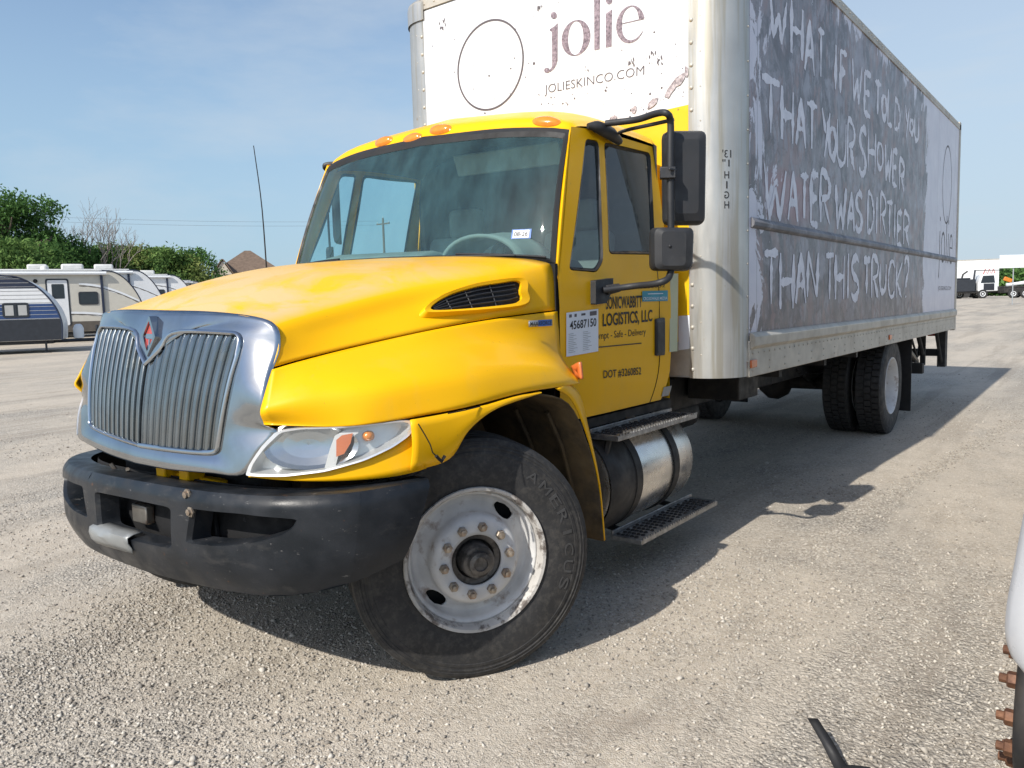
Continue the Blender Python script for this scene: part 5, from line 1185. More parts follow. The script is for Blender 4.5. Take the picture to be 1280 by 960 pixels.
def travel_trailer(name, label, px, d, length, H, ang, style, grp='travel trailers stored in a row'):
    x, y, z = gpt(px, d); t = thing(name, label, 'trailer', (x, y, z), ang, grp); L = length; z0 = .42; D = 2.4
    body, skirt, band = {'blue': ('rv_white', 'rv_skirt', 'rv_blue'), 'cream': ('rv_cream', 'rv_brown', 'rv_grey'), 'white': ('rv_white', 'rv_skirt', 'rv_grey'), 'grey': ('rv_grey', 'rv_skirt', 'rv_brown')}[style]
    ns = 1.6 if style == 'blue' else 1.5
    hh = H-z0; nose = [(-ns, H), (-ns*.72, H-.05), (-ns*.47, H-.12*hh), (-ns*.25, H-.28*hh), (-ns*.08, H-.48*hh), (0, H-.66*hh), (.03, z0+.45), (0, z0)]
    P_ = [np.array(p)[:2] for p in crom([(*p, 0) for p in nose], 22)]; poly = [(-L, z0), (-L, H)]+[tuple(p) for p in P_]
    m = MB(); m.prism(poly, 0, D, 'y'); bod = m.build('body', body, t, smooth=30, bevel=.03)
    def nx(zz): zs = [p[1] for p in P_][::-1]; xs = [p[0] for p in P_][::-1]; return float(np.interp(zz, zs, xs))
    def strip(nm, mt, za, zb, x0=None, prd=.004, par=bod, x1=None):
        n = 6; rows = [[((x0 if x0 is not None else -L+.02), -prd, za+(zb-za)*i/n), ((x1 if x1 is not None else nx(za+(zb-za)*i/n)-.02), -prd, za+(zb-za)*i/n)] for i in range(n+1)]
        m = MB(); m.grid(rows); return m.build(nm, mt, par, smooth=0)
    m = MB(); m.tube([(p[0], -.004, p[1]) for p in P_], .028, 6); m.build('nose_trim', 'rv_navy', t, smooth=60)
    strip('skirt', skirt, z0+.01, z0+(.70 if style == 'blue' else .42))
    if style == 'blue':
        strip('band', 'rv_blue', H-1.42, H-.93, prd=.005); strip('band', 'rv_navy', H-.42, H-.06, prd=.005)
        for k in range(14):
            zz = z0+.72+.13*k
            if zz < H-.1: m = MB(); m.tube([(-L+.03, -.004, zz), (nx(zz)-.05, -.004, zz)], .008, 4); m.build('siding_rib', 'rv_grey', bod, smooth=0)
        for xx in (-2.05,): m = MB(); m.bb(xx-.06, xx+.06, -.02, 0, z0+.75, H-.05); m.build('awning_arm', 'rv_navy', t)
        wins = [(-1.62, -.88, H-1.36, H-.88)]
    else:
        for k, (za, zb, xa) in enumerate(((H-.55, H-.62, -2.4), (z0+.80, z0+.66, -3.0))):
            rows = []
            for i in range(15):
                s = i/14; xx = xa+(-.15-xa)*s; zz = za-(.75 if k == 0 else .42)*s**1.6; w = .05+.10*math.sin(math.pi*s)
                xx = min(xx, nx(zz)-.05); rows.append([(xx, -.006, zz+w/2), (xx, -.006, zz-w/2)])
            m = MB(); m.grid(rows); m.build('swoosh', 'far_white', bod, smooth=0)
            m = MB(); m.grid([[(a[0], -.0075, a[2]-.09), (a[0], -.0075, a[2]-.12-.02*(i % 2))] for i, (a, b) in enumerate(rows)]); m.build('swoosh', 'rv_brown', bod, smooth=0)
        xx = -1.55; m = MB(); m.bb(xx-.05, xx+.05, -.07, 0, z0+.62, H-.02); m.build('awning_arm', 'rv_navy', t, bevel=.01)
        m = MB(); m.tube([(-L+.6, -.10, H-.10), (xx+.2, -.10, H-.12)], .075, 10); m.build('awning', 'far_white', t)
        wins = [(-2.45, -1.72, H-1.42, H-.88), (-4.3, -3.75, H-1.35, H-.85)]
        dx0, dx1 = -3.55, -2.83
        m = MB(); m.ring([(a, -.012, b) for a, b in rloop([(dx0-.06, z0+.25), (dx1+.06, z0+.25), (dx1+.06, H-.33), (dx0-.06, H-.33)], .10, 5, 2)], [(a, -.012, b) for a, b in rloop([(dx0, z0+.25), (dx1, z0+.25), (dx1, H-.39), (dx0, H-.39)], .08, 5, 2)])
        dr = m.build('door', 'rv_skirt', t, smooth=0)
        m = MB(); m.fill([(a, -.010, b) for a, b in rloop([(dx0, z0+.27), (dx1, z0+.27), (dx1, H-.39), (dx0, H-.39)], .08, 5, 2)], 1); m.build('door_leaf', 'rv_white' if style == 'cream' else 'rv_grey', dr, smooth=0)
        m = MB(); m.fill([(a, -.016, b) for a, b in rloop([(dx0+.15, H-1.15), (dx1-.12, H-1.15), (dx1-.12, H-.55), (dx0+.15, H-.55)], .05, 5, 2)], 1); m.build('door_pane', 'dark_glass', dr, smooth=0)
        m = MB(); m.lathe([(.08, -.03), (.08, 0), (.01, -.035)], 14, (-3.95, 0, H-.42), 'y'); m.build('speaker', 'rubber', t)
    for x0, x1, za, zb in wins:
        m = MB(); O = rloop([(x0, za), (x1, za), (x1, zb), (x0, zb)], .09, 5, 2); I = rloop([(x0+.045, za+.045), (x1-.045, za+.045), (x1-.045, zb-.045), (x0+.045, zb-.045)], .07, 5, 2)
        m.ring([(a, -.022, b) for a, b in O], [(a, -.022, b) for a, b in I]); m.ring([(a, 0, b) for a, b in O], [(a, -.022, b) for a, b in O]); w = m.build('window', 'rv_skirt', t, smooth=0)
        m = MB(); m.fill([(a, -.014, b) for a, b in I], 1); m.build('pane', 'dark_glass', w, smooth=0)
        if style == 'blue':
            m = MB(); m.bb((x0+x1)/2-.02, (x0+x1)/2+.02, -.025, -.012, za, zb); m.build('mullion', 'rv_skirt', w, smooth=0)
            for s in (0, 1): m = MB(); xx = x0+.07+s*(x1-x0)/2; m.add([(xx, -.0155, za+.07), (xx+(x1-x0)/2-.13, -.0155, za+.07), (xx+(x1-x0)/2-.13, -.0155, zb-.08), (xx, -.0155, zb-.08)], [(0, 1, 2, 3)]); m.build('blind', 'rv_grey', w, smooth=0)
    m = MB(); m.bb(-L-.02, -ns, -.05, D+.05, H-.02, H+.05); m.build('roof', 'rv_roof', t, bevel=.02)
    for xx in (-2.6, -L*.72): m = MB(); m.bb(xx-.42, xx+.42, D/2-.35, D/2+.35, H+.05, H+.33); m.build('air_conditioner', 'rv_roof', t, bevel=.08, bseg=3)
    m = MB(); m.lathe([(.16, H+.05), (.14, H+.2), (.05, H+.24), (.002, H+.24)], 12, (-3.6, .5, 0), 'z'); m.build('roof_vent', 'rv_roof', t)
    for xx in (-L*.55, -L*.55-.85):
        for yy in (.12, D-.12):
            m = MB(); m.lathe([(.02, -.10), (.34, -.10), (.36, -.06), (.36, .06), (.34, .10), (.20, .10), (.19, .06), (.02, .05)], 28, (xx, yy, .36), 'y'); m.build('wheel', 'tyre_rubber', t)
    m = MB(); m.tube([(-.6, D*.2, z0-.06), (1.1, D/2, z0-.04)], .05, 6); m.tube([(-.6, D*.8, z0-.06), (1.1, D/2, z0-.04)], .05, 6); m.tube([(1.0, D/2, z0+.45), (1.0, D/2, .03)], .05, 8); m.bb(.85, 1.15, D/2-.15, D/2+.15, .0, .04); m.bb(-L+.2, -.3, .3, D-.3, z0-.12, z0+.02); m.build('tongue', 'rv_skirt', t)
    for yy in (D/2-.2, D/2+.2): m = MB(); m.lathe([(.02, 0), (.15, .02), (.155, .35), (.10, .47), (.05, .5), (.002, .5)], 14, (.42, yy, z0), 'z'); m.build('gas_bottle', 'far_white', t)
    for xx in (-.5, -L+.5): m = MB(); m.tube([(xx, .25, z0), (xx, .25, .02)], .035, 6); m.bb(xx-.12, xx+.12, .13, .37, 0, .03); m.build('stabiliser_leg', 'rv_skirt', t)
    return t
CA = math.atan2(.89, .45)
travel_trailer('travel_trailer', 'white travel trailer with blue band and navy skirt, in front of the cream one', 76, 26.0, 6.6, 2.55, CA, 'blue')
travel_trailer('travel_trailer', 'cream travel trailer with white entry door and dark corner post', 181, 34.0, 8.6, 2.95, CA+.05, 'cream')
travel_trailer('travel_trailer', 'white travel trailer with pale awning just behind the cream trailer', 208, 39.0, 7.5, 3.15, CA+.03, 'white')
travel_trailer('travel_trailer', 'white travel trailer under the bushes, nearer the house than its neighbour', 246, 49.0, 7.5, 3.2, CA+.02, 'white')
travel_trailer('travel_trailer', 'low grey travel trailer farthest down the row beside the house', 268, 60.0, 7.0, 3.2, CA+.02, 'grey')

# ---- trees
def leaf_mesh(name, blobs, n, size, seed, thin=1.0):
    rg = np.random.default_rng(seed); B = np.array(blobs, float); wgt = B[:, 3]**2; idx = rg.choice(len(B), n, p=wgt/wgt.sum())
    d = rg.normal(size=(n, 3)); d /= np.linalg.norm(d, axis=1)[:, None]; r = B[idx, 3]*(rg.random(n)**.45)*(1+.28*rg.normal(size=n)*.6)
    c = B[idx, :3]+d*r[:, None]*np.array([1, 1, .85]); u = rg.normal(size=(n, 3)); u /= np.linalg.norm(u, axis=1)[:, None]; v = np.cross(u, rg.normal(size=(n, 3))); v /= np.linalg.norm(v, axis=1)[:, None]
    s = size*(.6+.8*rg.random(n))[:, None]; V = np.stack([c-u*s, c+v*s*.45, c+u*s, c-v*s*.45], 1).reshape(-1, 3)
    me = bpy.data.meshes.new(name); me.vertices.add(4*n); me.vertices.foreach_set('co', V.ravel().astype(np.float32)); me.loops.add(4*n); me.loops.foreach_set('vertex_index', np.arange(4*n, dtype=np.int32))
    me.polygons.add(n); me.polygons.foreach_set('loop_start', np.arange(0, 4*n, 4, dtype=np.int32)); me.update(calc_edges=True)
    bt = rg.random(len(B)); tone = np.clip(.55*bt[idx]+.45*rg.random(n), 0, 1); at = me.attributes.new('tone', 'FLOAT', 'POINT'); at.data.foreach_set('value', np.repeat(tone, 4).astype(np.float32)); return me
def branchy(m, p, d, l, r, depth, rg, ends, up=.25, spread=.55):
    q = p+d*l; mid = (p+q)/2+rg.normal(size=3)*l*.06; m.tube([p, mid, q], [r, r*.85, r*.7], 5 if r > .03 else 3, False)
    if depth == 0: ends.append(q); return
    for k in range(2 if rg.random() < .45 else 3):
        nd = d+rg.normal(size=3)*spread+np.array([0, 0, up]); nd /= np.linalg.norm(nd); branchy(m, q, nd, l*(.62+.25*rg.random()), r*.62, depth-1, rg, ends, up, spread)
def leafy_tree(name, label, px, d, top, wid, mat, seed, n=7000, leaf=.20, grp='trees beyond the trailers', low=.12, base=None):
    x, y, z = gpt(px, d); hz = 399-.0272*px; H = CAM[2]+(hz-top)*d/FPX-z
    t = thing(name, label, 'tree', (x, y, z), rnd.random()*6, grp); rg = np.random.default_rng(seed)
    m = MB(); ends = []; branchy(m, np.array([0, 0, -.1]), np.array([0, 0, 1.]), H*.28, .03*H, 3, rg, ends, .45, .5); m.build('trunk', 'bark', t, recalc=False)
    bl = []
    for k in range(64):
        zz = H*(low+(.93-low)*rg.random()); f = math.sin(math.pi*min(1, .22+.74*(zz/H)))**.8; a = rg.random()*6.283; rr = wid/2*f*math.sqrt(rg.random())*.86; s = wid*(.09+.10*rg.random())
        bl.append((rr*math.cos(a), rr*math.sin(a), min(zz, H-s*.8), s))
    bl.append((0, 0, H-wid*.14, wid*.14)); bl.append((wid*.12, .1, H*.8, wid*.17))
    o = link('crown', leaf_mesh('crown', bl, n, leaf, seed), mat, t, 0); return t
TR = [(-10, 55, 243, 9.0, 'leaf_dark', 'dense dark tree at the end of the trailer row, partly out of view'), (38, 54, 236, 8.0, 'leaf_dark', 'tallest dense dark green tree behind the blue-banded trailer'), (70, 56, 285, 7.5, 'leaf_dark', 'dark green tree left of the bare tree, shorter than the tallest one'), (24, 50, 298, 7.5, 'leaf_mid', 'mid green bushy tree in front of the tallest dark tree'), (100, 58, 306, 7.0, 'leaf_dark', 'dark green bush at the foot of the bare tree'), (143, 60, 304, 7.0, 'leaf_mid', 'green bush behind the cream trailer nose, right of the bare tree'),
      (172, 61, 305, 6.5, 'leaf_light', 'yellow green bush behind the white trailers'), (203, 62, 308, 6.5, 'leaf_mid', 'green bush above the white trailer with pale awning'), (228, 63, 318, 5.6, 'leaf_light', 'pale green bush next to the dark sparse tree'), (250, 70, 308, 5.6, 'leaf_dark', 'dark sparse tree standing beside the house')]
for i, (px, d, tp, wd, mt, lb) in enumerate(TR): leafy_tree('leafy_tree', lb, px, d, tp, wd, mt, 20+i, 19000 if i != 9 else 6500, .135)
for i, (px, d, tp, wd, mt, lb) in enumerate([(1206, 150, 329, 11, 'leaf_mid', 'distant green tree above the left end of the white semi trailer'), (1228, 150, 325, 9, 'leaf_dark', 'distant dark green tree rising behind the middle of the semi trailer'), (1246, 140, 326, 9, 'leaf_mid', 'distant green tree behind the sign board edge'), (1262, 120, 333, 10, 'leaf_dark', 'dark green tree behind the sign post'), (1284, 118, 330, 11, 'leaf_dark', 'dark green tree right of the sign post, partly out of view')]):
    leafy_tree('leafy_tree', lb, px, d, tp, wd, mt, 50+i, 5000, .42, 'trees beyond the parked trucks', .05)
# bare tree
x, y, z = gpt(108, 57); bt = thing('bare_tree', 'leafless grey tree with many upright twigs among green bushes', 'tree', (x, y, z)); rg = np.random.default_rng(4); m = MB(); ends = []
for k in range(7):
    a = (k-3)*.28; dv = np.array([CR[0]*math.sin(a)*.55, CR[1]*math.sin(a)*.55+rg.normal()*.1, 1.]); dv /= np.linalg.norm(dv); branchy(m, np.array([CR[0]*(k-3)*.28, CR[1]*(k-3)*.28, 0]), dv, 3.0+.5*rg.random(), .11, 5, rg, ends, .36, .34)
tk = m.build('trunk', 'bark_grey', bt, recalc=False, smooth=0)
hmax = max(e[2] for e in ends); tgt = CAM[2]+(396-243)*57/FPX-z; bt.scale = (1, 1, tgt/hmax)
# house
x, y, z = gpt(316, 100); z += .35; hs = thing('house', 'beige house with brown hipped roof beyond the row of trailers', 'house', (x, y, z), CA-.15)
m = MB(); m.bb(-3.9, 3.6, -4, 4, 0, 5.2); m.bb(-4.6, -3.9, -2.5, 2.5, 0, 4.6); m.build('wall', 'stucco', hs)
m = MB(); m.add([(-4.3, -4.5, 5.0), (4.0, -4.5, 5.0), (4.0, 4.5, 5.0), (-4.3, 4.5, 5.0), (-.5, 0, 7.9), (.2, 0, 7.9)], [(0, 1, 5, 4), (1, 2, 5), (2, 3, 4, 5), (3, 0, 4), (3, 2, 1, 0)]); rf = m.build('roof', 'roof_shingle', hs, smooth=0)
m = MB(); m.add([(-4.0, -5.1, 4.7), (-1.9, -5.1, 4.7), (-2.95, -5.1, 6.3), (-4.0, -4.0, 4.7), (-1.9, -4.0, 4.7), (-2.95, -1.5, 6.3)], [(0, 1, 2), (1, 4, 5, 2), (3, 0, 2, 5)]); m.bb(-3.9, -2.0, -5.0, -3.9, 0, 4.72); m.build('gable', 'stucco', hs, smooth=0)
m = MB(); m.add([(-4.2, -5.3, 4.55), (-2.95, -5.3, 6.5), (-2.95, -1.3, 6.5), (-4.2, -4.0, 4.55)], [(0, 1, 2, 3)]); m.add([(-1.7, -5.3, 4.55), (-2.95, -5.3, 6.5), (-2.95, -1.3, 6.5), (-1.7, -4.0, 4.55)], [(0, 1, 2, 3)]); m.build('gable_roof', 'roof_shingle', rf, smooth=0, solid=.12)
for xx in (-3.4, -2.8): m = MB(); m.bb(xx, xx+.45, -5.04, -4.98, 3.2, 4.2); m.build('window', 'dark_glass', hs)
# power pole and lines
x, y, z = gpt(484, 95); pp_ = thing('utility_pole', 'wooden utility pole with cross arm far behind the cab', 'pole', (x, y, z))
ptop = CAM[2]+(386-273)*95/FPX-z; m = MB(); m.tube([(0, 0, 0), (0, 0, ptop)], [.17, .12], 8); m.build('post', 'wood_pole', pp_)
m = MB(); m.bb(-1.1, 1.1, -.06, .06, ptop-.75, ptop-.6); m.build('cross_arm', 'wood_pole', pp_)
for xx in (-1.0, 0, 1.0): m = MB(); m.lathe([(.05, 0), (.06, .1), (.03, .2), (.002, .2)], 8, (xx, 0, ptop-.6 if xx else ptop), 'z'); m.build('insulator', 'rv_grey', pp_)
for k, (ya, yb_) in enumerate(((262, 276), (268, 281))):
    A, B = PX(-120, ya, d=75), PX(484, yb_, d=95); m = MB(); m.tube([A+(B-A)*s-np.array([0, 0, 1.3*4*s*(1-s)*.4]) for s in np.linspace(0, 1, 25)], .011, 4)
    tag(m.build('power_line', 'wire'), ('upper', 'lower')[k]+' of two overhead power lines crossing the sky to the utility pole', 'power line', 'overhead power lines')

# ---- right background: semi trailer, sign, parked machines
def farthing(nm, lb, cat, px, d, rz=0): x, y, z = gpt(px, d); return thing(nm, lb, cat, (x, y, z), rz)
RA = math.atan2(CR[1], CR[0])-.25
st = farthing('semi_trailer', 'long white semi trailer parked beyond the gravel yard', 'trailer', 1247, 88, RA)
m = MB(); m.bb(-14, 0, 0, 2.5, 1.1, 4.25); m.build('body', 'far_white', st, bevel=.03)
m = MB(); m.bb(-14.02, .02, -.02, 2.52, 4.2, 4.3); m.bb(-14.02, .02, -.03, 2.53, 1.0, 1.14); m.build('rail', 'rail_alu', st)
m = MB(); m.tube([(-1.6+.2*k, -.02, 2.6+(.6 if k % 2 else 0)) for k in range(7)], .05, 5); m.build('scrawl', 'red_lens', st)
for xx in (-2.0, -3.3):
    for yy in (.2, 2.3): m = MB(); m.lathe([(.02, -.14), (.48, -.14), (.5, -.1), (.5, .1), (.48, .14), (.02, .12)], 24, (xx, yy, .5), 'y'); m.build('wheel', 'tyre_rubber', st)
def wheelset(t, xx, yy, r, face=-1):
    m = MB(); m.lathe([(.02, -.12), (r*.93, -.13), (r, -.08), (r, .08), (r*.93, .13), (.02, .12)], 28, (xx, yy, r), 'y'); w = m.build('wheel', 'tyre_rubber', t)
    m = MB(); m.lathe([(r*.56, face*.135), (r*.52, face*.142), (r*.30, face*.10), (r*.1, face*.14), (.01, face*.14)], 20, (xx, yy, r), 'y'); m.build('rim', 'far_white', w)
ut = farthing('utility_truck', 'white cab flatbed truck with dark machinery in front of the semi trailer', 'truck', 1250, 76, RA+.05)
m = MB(); m.prism([(-2.0, .7), (-2.0, 1.5), (-1.75, 2.35), (-.45, 2.4), (-.3, 1.5), (-.25, .7)], 0, 1.9, 'y'); cb = m.build('cab', 'far_white', ut, bevel=.06)
m = MB(); m.prism([(-1.82, 1.5), (-1.62, 2.2), (-.65, 2.22), (-.55, 1.5)], -.01, 1.91, 'y'); m.build('window', 'dark_glass', cb)
m = MB(); m.bb(-1.55, -.6, -.02, 0, .8, 1.45); m.build('door', 'rv_skirt', cb)
m = MB(); m.bb(-4.2, 3.0, .2, 1.7, .55, .8); m.build('frame', 'frame_black', ut)
m = MB(); m.bb(-4.1, -2.2, .1, 1.8, .7, 1.9); m.bb(-4.0, -2.6, .3, 1.6, 1.9, 2.05); m.tube([(-2.3, .4, 1.8), (-2.2, .4, 2.8)], .1, 6); m.build('machinery', 'rv_skirt', ut, bevel=.05)
m = MB(); m.tube([(-2.2, .2, 2.75), (.1, .2, 2.70)], .04, 5); m.build('rack', 'frame_black', ut)
m = MB(); m.bb(.0, 1.9, .2, 1.7, .8, 1.15); m.build('bed', 'brown_steel', ut, bevel=.03)
m = MB(); m.box((.75, .5, 1.75), (.75, .3, .4), Matrix.Rotation(.4, 3, 'Y')); m.build('beacon', 'orange_paint', ut, bevel=.05)
wheelset(ut, -1.6, .1, .45); wheelset(ut, 2.1, .1, .45); wheelset(ut, -1.6, 1.8, .45); wheelset(ut, 2.1, 1.8, .45)
bt2 = farthing('boat_trailer', 'low dark trailer with twin white wheels beside the sign post', 'trailer', 1272, 74, RA)
m = MB(); m.bb(-1.2, 3.6, .1, 1.8, .5, .95); m.bb(-1.2, 3.6, .1, 1.8, .95, 1.15); m.build('bed', 'frame_black', bt2, bevel=.04)
m = MB(); m.tube([(-.9, .5, 1.25), (1.0, .5, 1.45), (3.2, .6, 1.7)], .16, 8); m.tube([(.4, 1.2, 1.4), (3.3, 1.1, 1.8)], .14, 8); m.build('load', 'far_white', bt2)
wheelset(bt2, -.45, .05, .42); wheelset(bt2, .55, .05, .42)
lo_ = farthing('loader', 'dark loader with orange stripe at the left end of the utility truck', 'machine', 1212, 78, RA)
m = MB(); m.bb(-1.5, .9, 0, 1.6, .5, 1.25); m.bb(-.6, .9, .1, 1.5, 1.25, 1.8); m.build('hull', 'rv_skirt', lo_, bevel=.06)
m = MB(); m.bb(-.3, .45, -.03, 0, .85, 1.05); m.build('stripe', 'orange_paint', lo_)
m = MB(); m.tube([(-.9, .4, 1.2), (-.6, .4, 2.4), (-.2, .4, 2.7)], .09, 6); m.build('boom', 'frame_black', lo_)
wheelset(lo_, -1.0, 0, .42); wheelset(lo_, .5, 0, .42)
sx_, sy_, sz_ = gpt(1264, 52); sg = thing('sign_board', 'blank white sign board on a slim post at the yard edge', 'sign', (sx_, sy_, sz_), math.atan2(CR[1], CR[0]))
ztop = CAM[2]+(365-318)*52/FPX-sz_; m = MB(); m.bb(-.90, .86, -.02, .02, ztop-.86, ztop); m.build('board', 'far_white', sg, bevel=.01)
m = MB(); m.bb(.86, .90, -.03, .03, ztop-.84, ztop-.02); m.build('board_edge', 'galv', sg)
m = MB(); m.tube([(.06, .05, 0), (.06, .05, ztop-.1)], .035, 8); m.build('post', 'galv', sg)

# ---- white truck beside the camera, only its wheel and fender edge in view
tip = PX(1245, 855, y=-.14)
nb = thing('parked_truck', 'white truck cropped by the picture edge, showing fender edge and rusty wheel nuts', 'truck', (tip[0]+.022, -.14, gz(3, 0)))
DXO = .06
def nb_wheel():
    r = steer_wheel('wheel', (.20, 0, .535), math.pi, nb, False, 'nut_rust', 'frame_black')
    for c in list(r.children):
        if c.name.split('.')[0] in ('disc', 'lug_nut'): c.location.x += DXO
    return r
nb_wheel()
yf = -.45; pf = [PX(x, y, y=yf) for x, y in ((1272, 800), (1263, 787), (1257, 762), (1259, 728), (1267, 685), (1275, 642), (1285, 600), (1310, 560), (1370, 530))]
pl_ = [np.array([p[0]-tip[0]-.010, 0, p[2]-gz(3, 0)]) for p in pf]; cv = crom(pl_, 30); m = MB()
m.grid([[p+np.array([.10*s_*s_, yy, -.03*s_*s_]) for p in cv] for yy, s_ in ((yf+.14-.22, 1.0), (yf+.14-.20, .7), (yf+.14-.16, .35), (yf+.0, .08), (yf+.06, 0), (.0, 0), (.5, 0), (1.0, .1))]); m.build('fender', 'neighbour_white', nb, solid=.012, smooth=60)
m = MB(); m.prism([(-1.0, .78), (-1.06, 1.05), (-1.0, 1.30), (-.85, 1.40), (.60, 1.58), (.62, .70), (.40, .62), (.36, .95), (.2, 1.12), (-.2, 1.16), (-.55, 1.05), (-.68, .78)], .30, 2.08, 'x'); m.build('hood', 'neighbour_white', nb, bevel=.06, bseg=4)
m = MB(); m.prism([(.625, .62), (.625, 1.57), (.98, 2.28), (1.15, 2.42), (2.5, 2.45), (2.55, .62)], .26, 2.12, 'x'); cbn = m.build('cab', 'neighbour_white', nb, bevel=.06, bseg=4)
m = MB(); m.prism([(.85, 1.62), (1.08, 2.22), (1.75, 2.24), (1.75, 1.62)], .254, 2.126, 'x'); m.build('side_window', 'dark_glass', cbn)
m = MB(); m.add([(.36, .65, 1.64), (2.02, .65, 1.64), (1.94, .965, 2.27), (.44, .965, 2.27)], [(0, 1, 2, 3)]); m.build('windshield', 'dark_glass', cbn, solid=.02, off=0)
m = MB(); m.tube([(.252, .78, .66), (.252, .78, 1.56)], .004, 4); m.tube([(.252, 1.85, .66), (.252, 1.85, 2.3)], .004, 4); m.tube([(.252, .78, .66), (.252, 1.85, .66)], .004, 4); m.build('door_seam', 'dark_void', cbn)
m = MB(); m.box((.245, 1.70, 1.42), (.03, .13, .04)); m.build('door_handle', 'black_plastic', cbn, bevel=.01)
m = MB(); m.bb(.75, 1.63, -1.085, -1.03, .85, 1.28); gn = m.build('grille', 'dark_void', nb, bevel=.02)
for k in range(7): m = MB(); m.bb(.77, 1.61, -1.10, -1.07, .88+.056*k, .905+.056*k); m.build('slat', 'chrome_dark', gn)
for xx in (.42, 1.70): m = MB(); m.bb(xx, xx+.26, -1.075, -1.0, .95, 1.15); m.build('headlight', 'lamp_silver', nb, bevel=.03, bseg=3)
m = MB(); m.bb(.24, 2.14, -1.22, -.92, .48, .76); m.build('bumper', 'black_plastic', nb, bevel=.05, bseg=3)
m = MB(); m.bb(.55, .68, -.9, 5.0, .55, .80); m.bb(1.70, 1.83, -.9, 5.0, .55, .80); m.build('chassis', 'frame_black', nb)
m = MB(); m.bb(.15, 2.2, 2.75, 6.0, .85, 1.0); m.build('flatbed', 'frame_black', nb, bevel=.01)
wr2 = steer_wheel('wheel', (1.95, 0, .535), 0, nb, False, 'nut_rust', 'frame_black')

# ---- torn rubber strip on the gravel
m = MB(); g0 = [PX(*q, z=zz) for q, zz in (((1075, 1000), .0), ((1050, 958), .01), ((1035, 930), .05), ((1016, 899), .09))]
cp = crom(g0, 14); sdv = np.array([.79, .25, .10]); sdv /= np.linalg.norm(sdv)
m.grid([[p-sdv*(.024-.007*k/13), p+sdv*(.024-.007*k/13)] for k, p in enumerate(cp)])
q0 = PX(1066, 962, z=.01); m.grid([[q0+sdv*a+np.array([0, b, .01*math.cos(a*20)]) for a in np.linspace(-.04, .05, 6)] for b in (-.03, 0, .012)])
tag(m.build('rubber_strip', 'rubber', solid=.006, smooth=60), 'torn strip of black rubber sticking up from the gravel', 'debris')

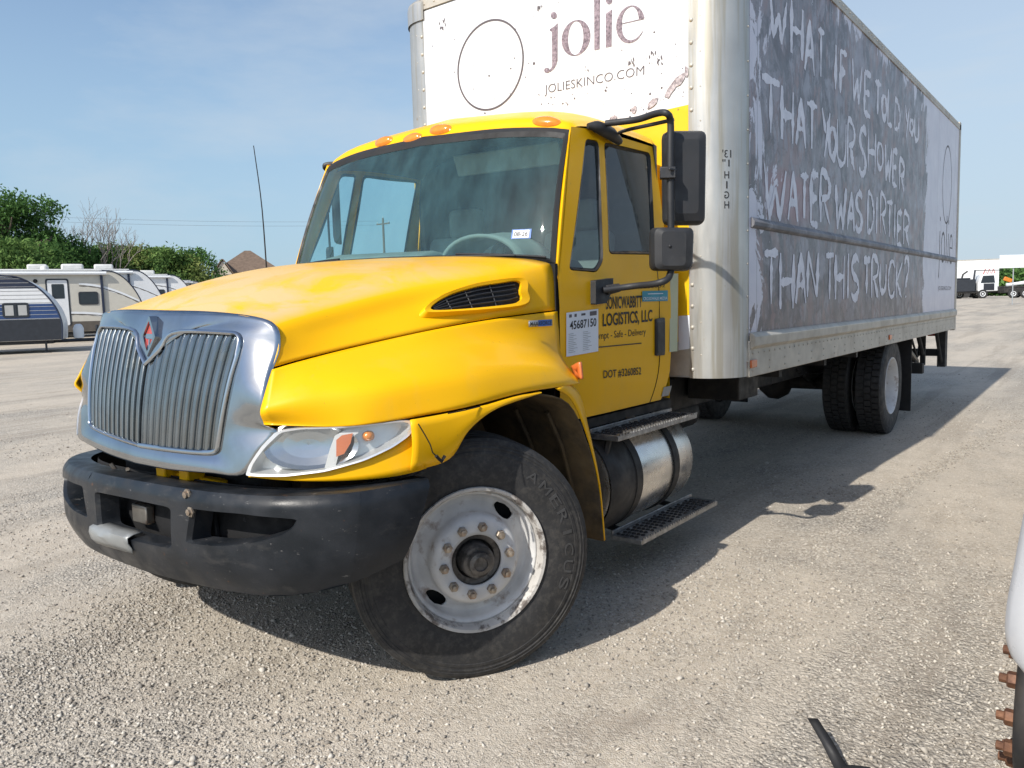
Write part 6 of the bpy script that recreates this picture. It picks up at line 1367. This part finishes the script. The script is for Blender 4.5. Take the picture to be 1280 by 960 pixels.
# ---- loose gravel
def pebbles(n, seed):
    rg = np.random.default_rng(seed)
    base = np.array([(1, 0, 0), (-1, 0, 0), (0, 1, 0), (0, -1, 0), (0, 0, 1), (0, 0, -1), (.7, .7, .3), (-.7, .6, -.2)], float)[:6]
    F = np.array([(0, 2, 4), (2, 1, 4), (1, 3, 4), (3, 0, 4), (2, 0, 5), (1, 2, 5), (3, 1, 5), (0, 3, 5)], np.int32)
    # density falls off with distance from where one stands in the yard
    ang = rg.uniform(R(85), R(182), n*2); rad = 1.2*np.exp(rg.random(n*2)*math.log(16/1.2)); X = CAM[0]+rad*np.cos(ang); Y = CAM[1]+rad*np.sin(ang)
    bias = 1.3*np.exp(-((X-.2)**2+(Y+1.6)**2)/1.6); keep = (bias+np.sin(X*1.7+np.cos(Y*1.1)*2)+np.sin(Y*2.3-X*.8)+.9*np.sin(.6*X-.9*Y+1)+rg.normal(size=n*2)*.7) > -.15; X, Y = X[keep][:n], Y[keep][:n]; n = len(X)
    Z = np.array([gz(a, b) for a, b in zip(X, Y)]); s = .0035+.0065*rg.random(n)**2.2+.008*(rg.random(n) > .99)
    sc = s[:, None, None]*(.65+.7*rg.random((n, 6, 1))); V = base[None]*sc*np.array([1.15, 1, .7]); a = rg.random(n)*6.283; ca, sa = np.cos(a)[:, None], np.sin(a)[:, None]
    tl = rg.normal(size=n)[:, None]*.4
    W = np.empty_like(V); W[..., 0] = V[..., 0]*ca-V[..., 1]*sa; W[..., 1] = V[..., 0]*sa+V[..., 1]*ca; W[..., 2] = V[..., 2]+W[..., 0]*tl; W += np.stack([X, Y, Z+s*.25], -1)[:, None]
    me = bpy.data.meshes.new('loose_gravel'); me.vertices.add(6*n); me.vertices.foreach_set('co', W.reshape(-1).astype(np.float32)); f = (F[None]+6*np.arange(n, dtype=np.int32)[:, None, None]).reshape(-1)
    me.loops.add(len(f)); me.loops.foreach_set('vertex_index', f); me.polygons.add(len(f)//3); me.polygons.foreach_set('loop_start', np.arange(0, len(f), 3, dtype=np.int32)); me.update(calc_edges=True)
    at = me.attributes.new('tone', 'FLOAT', 'POINT'); at.data.foreach_set('value', np.repeat(rg.random(n), 6).astype(np.float32))
    o = link('loose_gravel', me, 'pebble', None, 0); kind(o, 'stuff'); o['label'] = 'loose pale limestone gravel scattered over the yard'; o['category'] = 'gravel'
pebbles(90000, 2)
def windrow(px, n, seed, wid):      # low ridge of loose stones along a wheel track
    rg = np.random.default_rng(seed); m = MB(); P_ = [PX(*q, z=.0) for q in px]
    for k in range(n):
        s = rg.random()*(len(P_)-1); i = int(s); p = P_[i]+(P_[i+1]-P_[i])*(s-i); x, y = p[0]+rg.normal()*wid, p[1]+rg.normal()*wid*.6; z = gz(x, y); r = .004+.008*rg.random()**2
        V = [(x+r*a*(.7+.6*rg.random()), y+r*b*(.7+.6*rg.random()), z+r*.3+r*c*.7*(.7+.6*rg.random())) for a, b, c in ((1, 0, 0), (-1, 0, 0), (0, 1, 0), (0, -1, 0), (0, 0, 1), (0, 0, -1))]
        m.add(V, [(0, 2, 4), (2, 1, 4), (1, 3, 4), (3, 0, 4), (2, 0, 5), (1, 2, 5), (3, 1, 5), (0, 3, 5)])
    me = m.mesh('gravel_ridge'); at = me.attributes.new('tone', 'FLOAT', 'POINT'); at.data.foreach_set('value', np.repeat(.05+.65*rg.random(n), 6).astype(np.float32))
    o = link('gravel_ridge', me, 'pebble', None, 0); kind(o, 'stuff'); return o
o = windrow(((1010, 700), (1060, 660), (1130, 615), (1200, 575), (1270, 535)), 2600, 8, .06); o['label'] = 'ridge of loose pale stones beside the truck shadow'; o['category'] = 'gravel'
o = windrow(((-40, 930), (60, 840), (160, 780), (260, 740)), 3500, 9, .2); o['label'] = 'band of coarse grey stones in front of the bumper'; o['category'] = 'gravel'
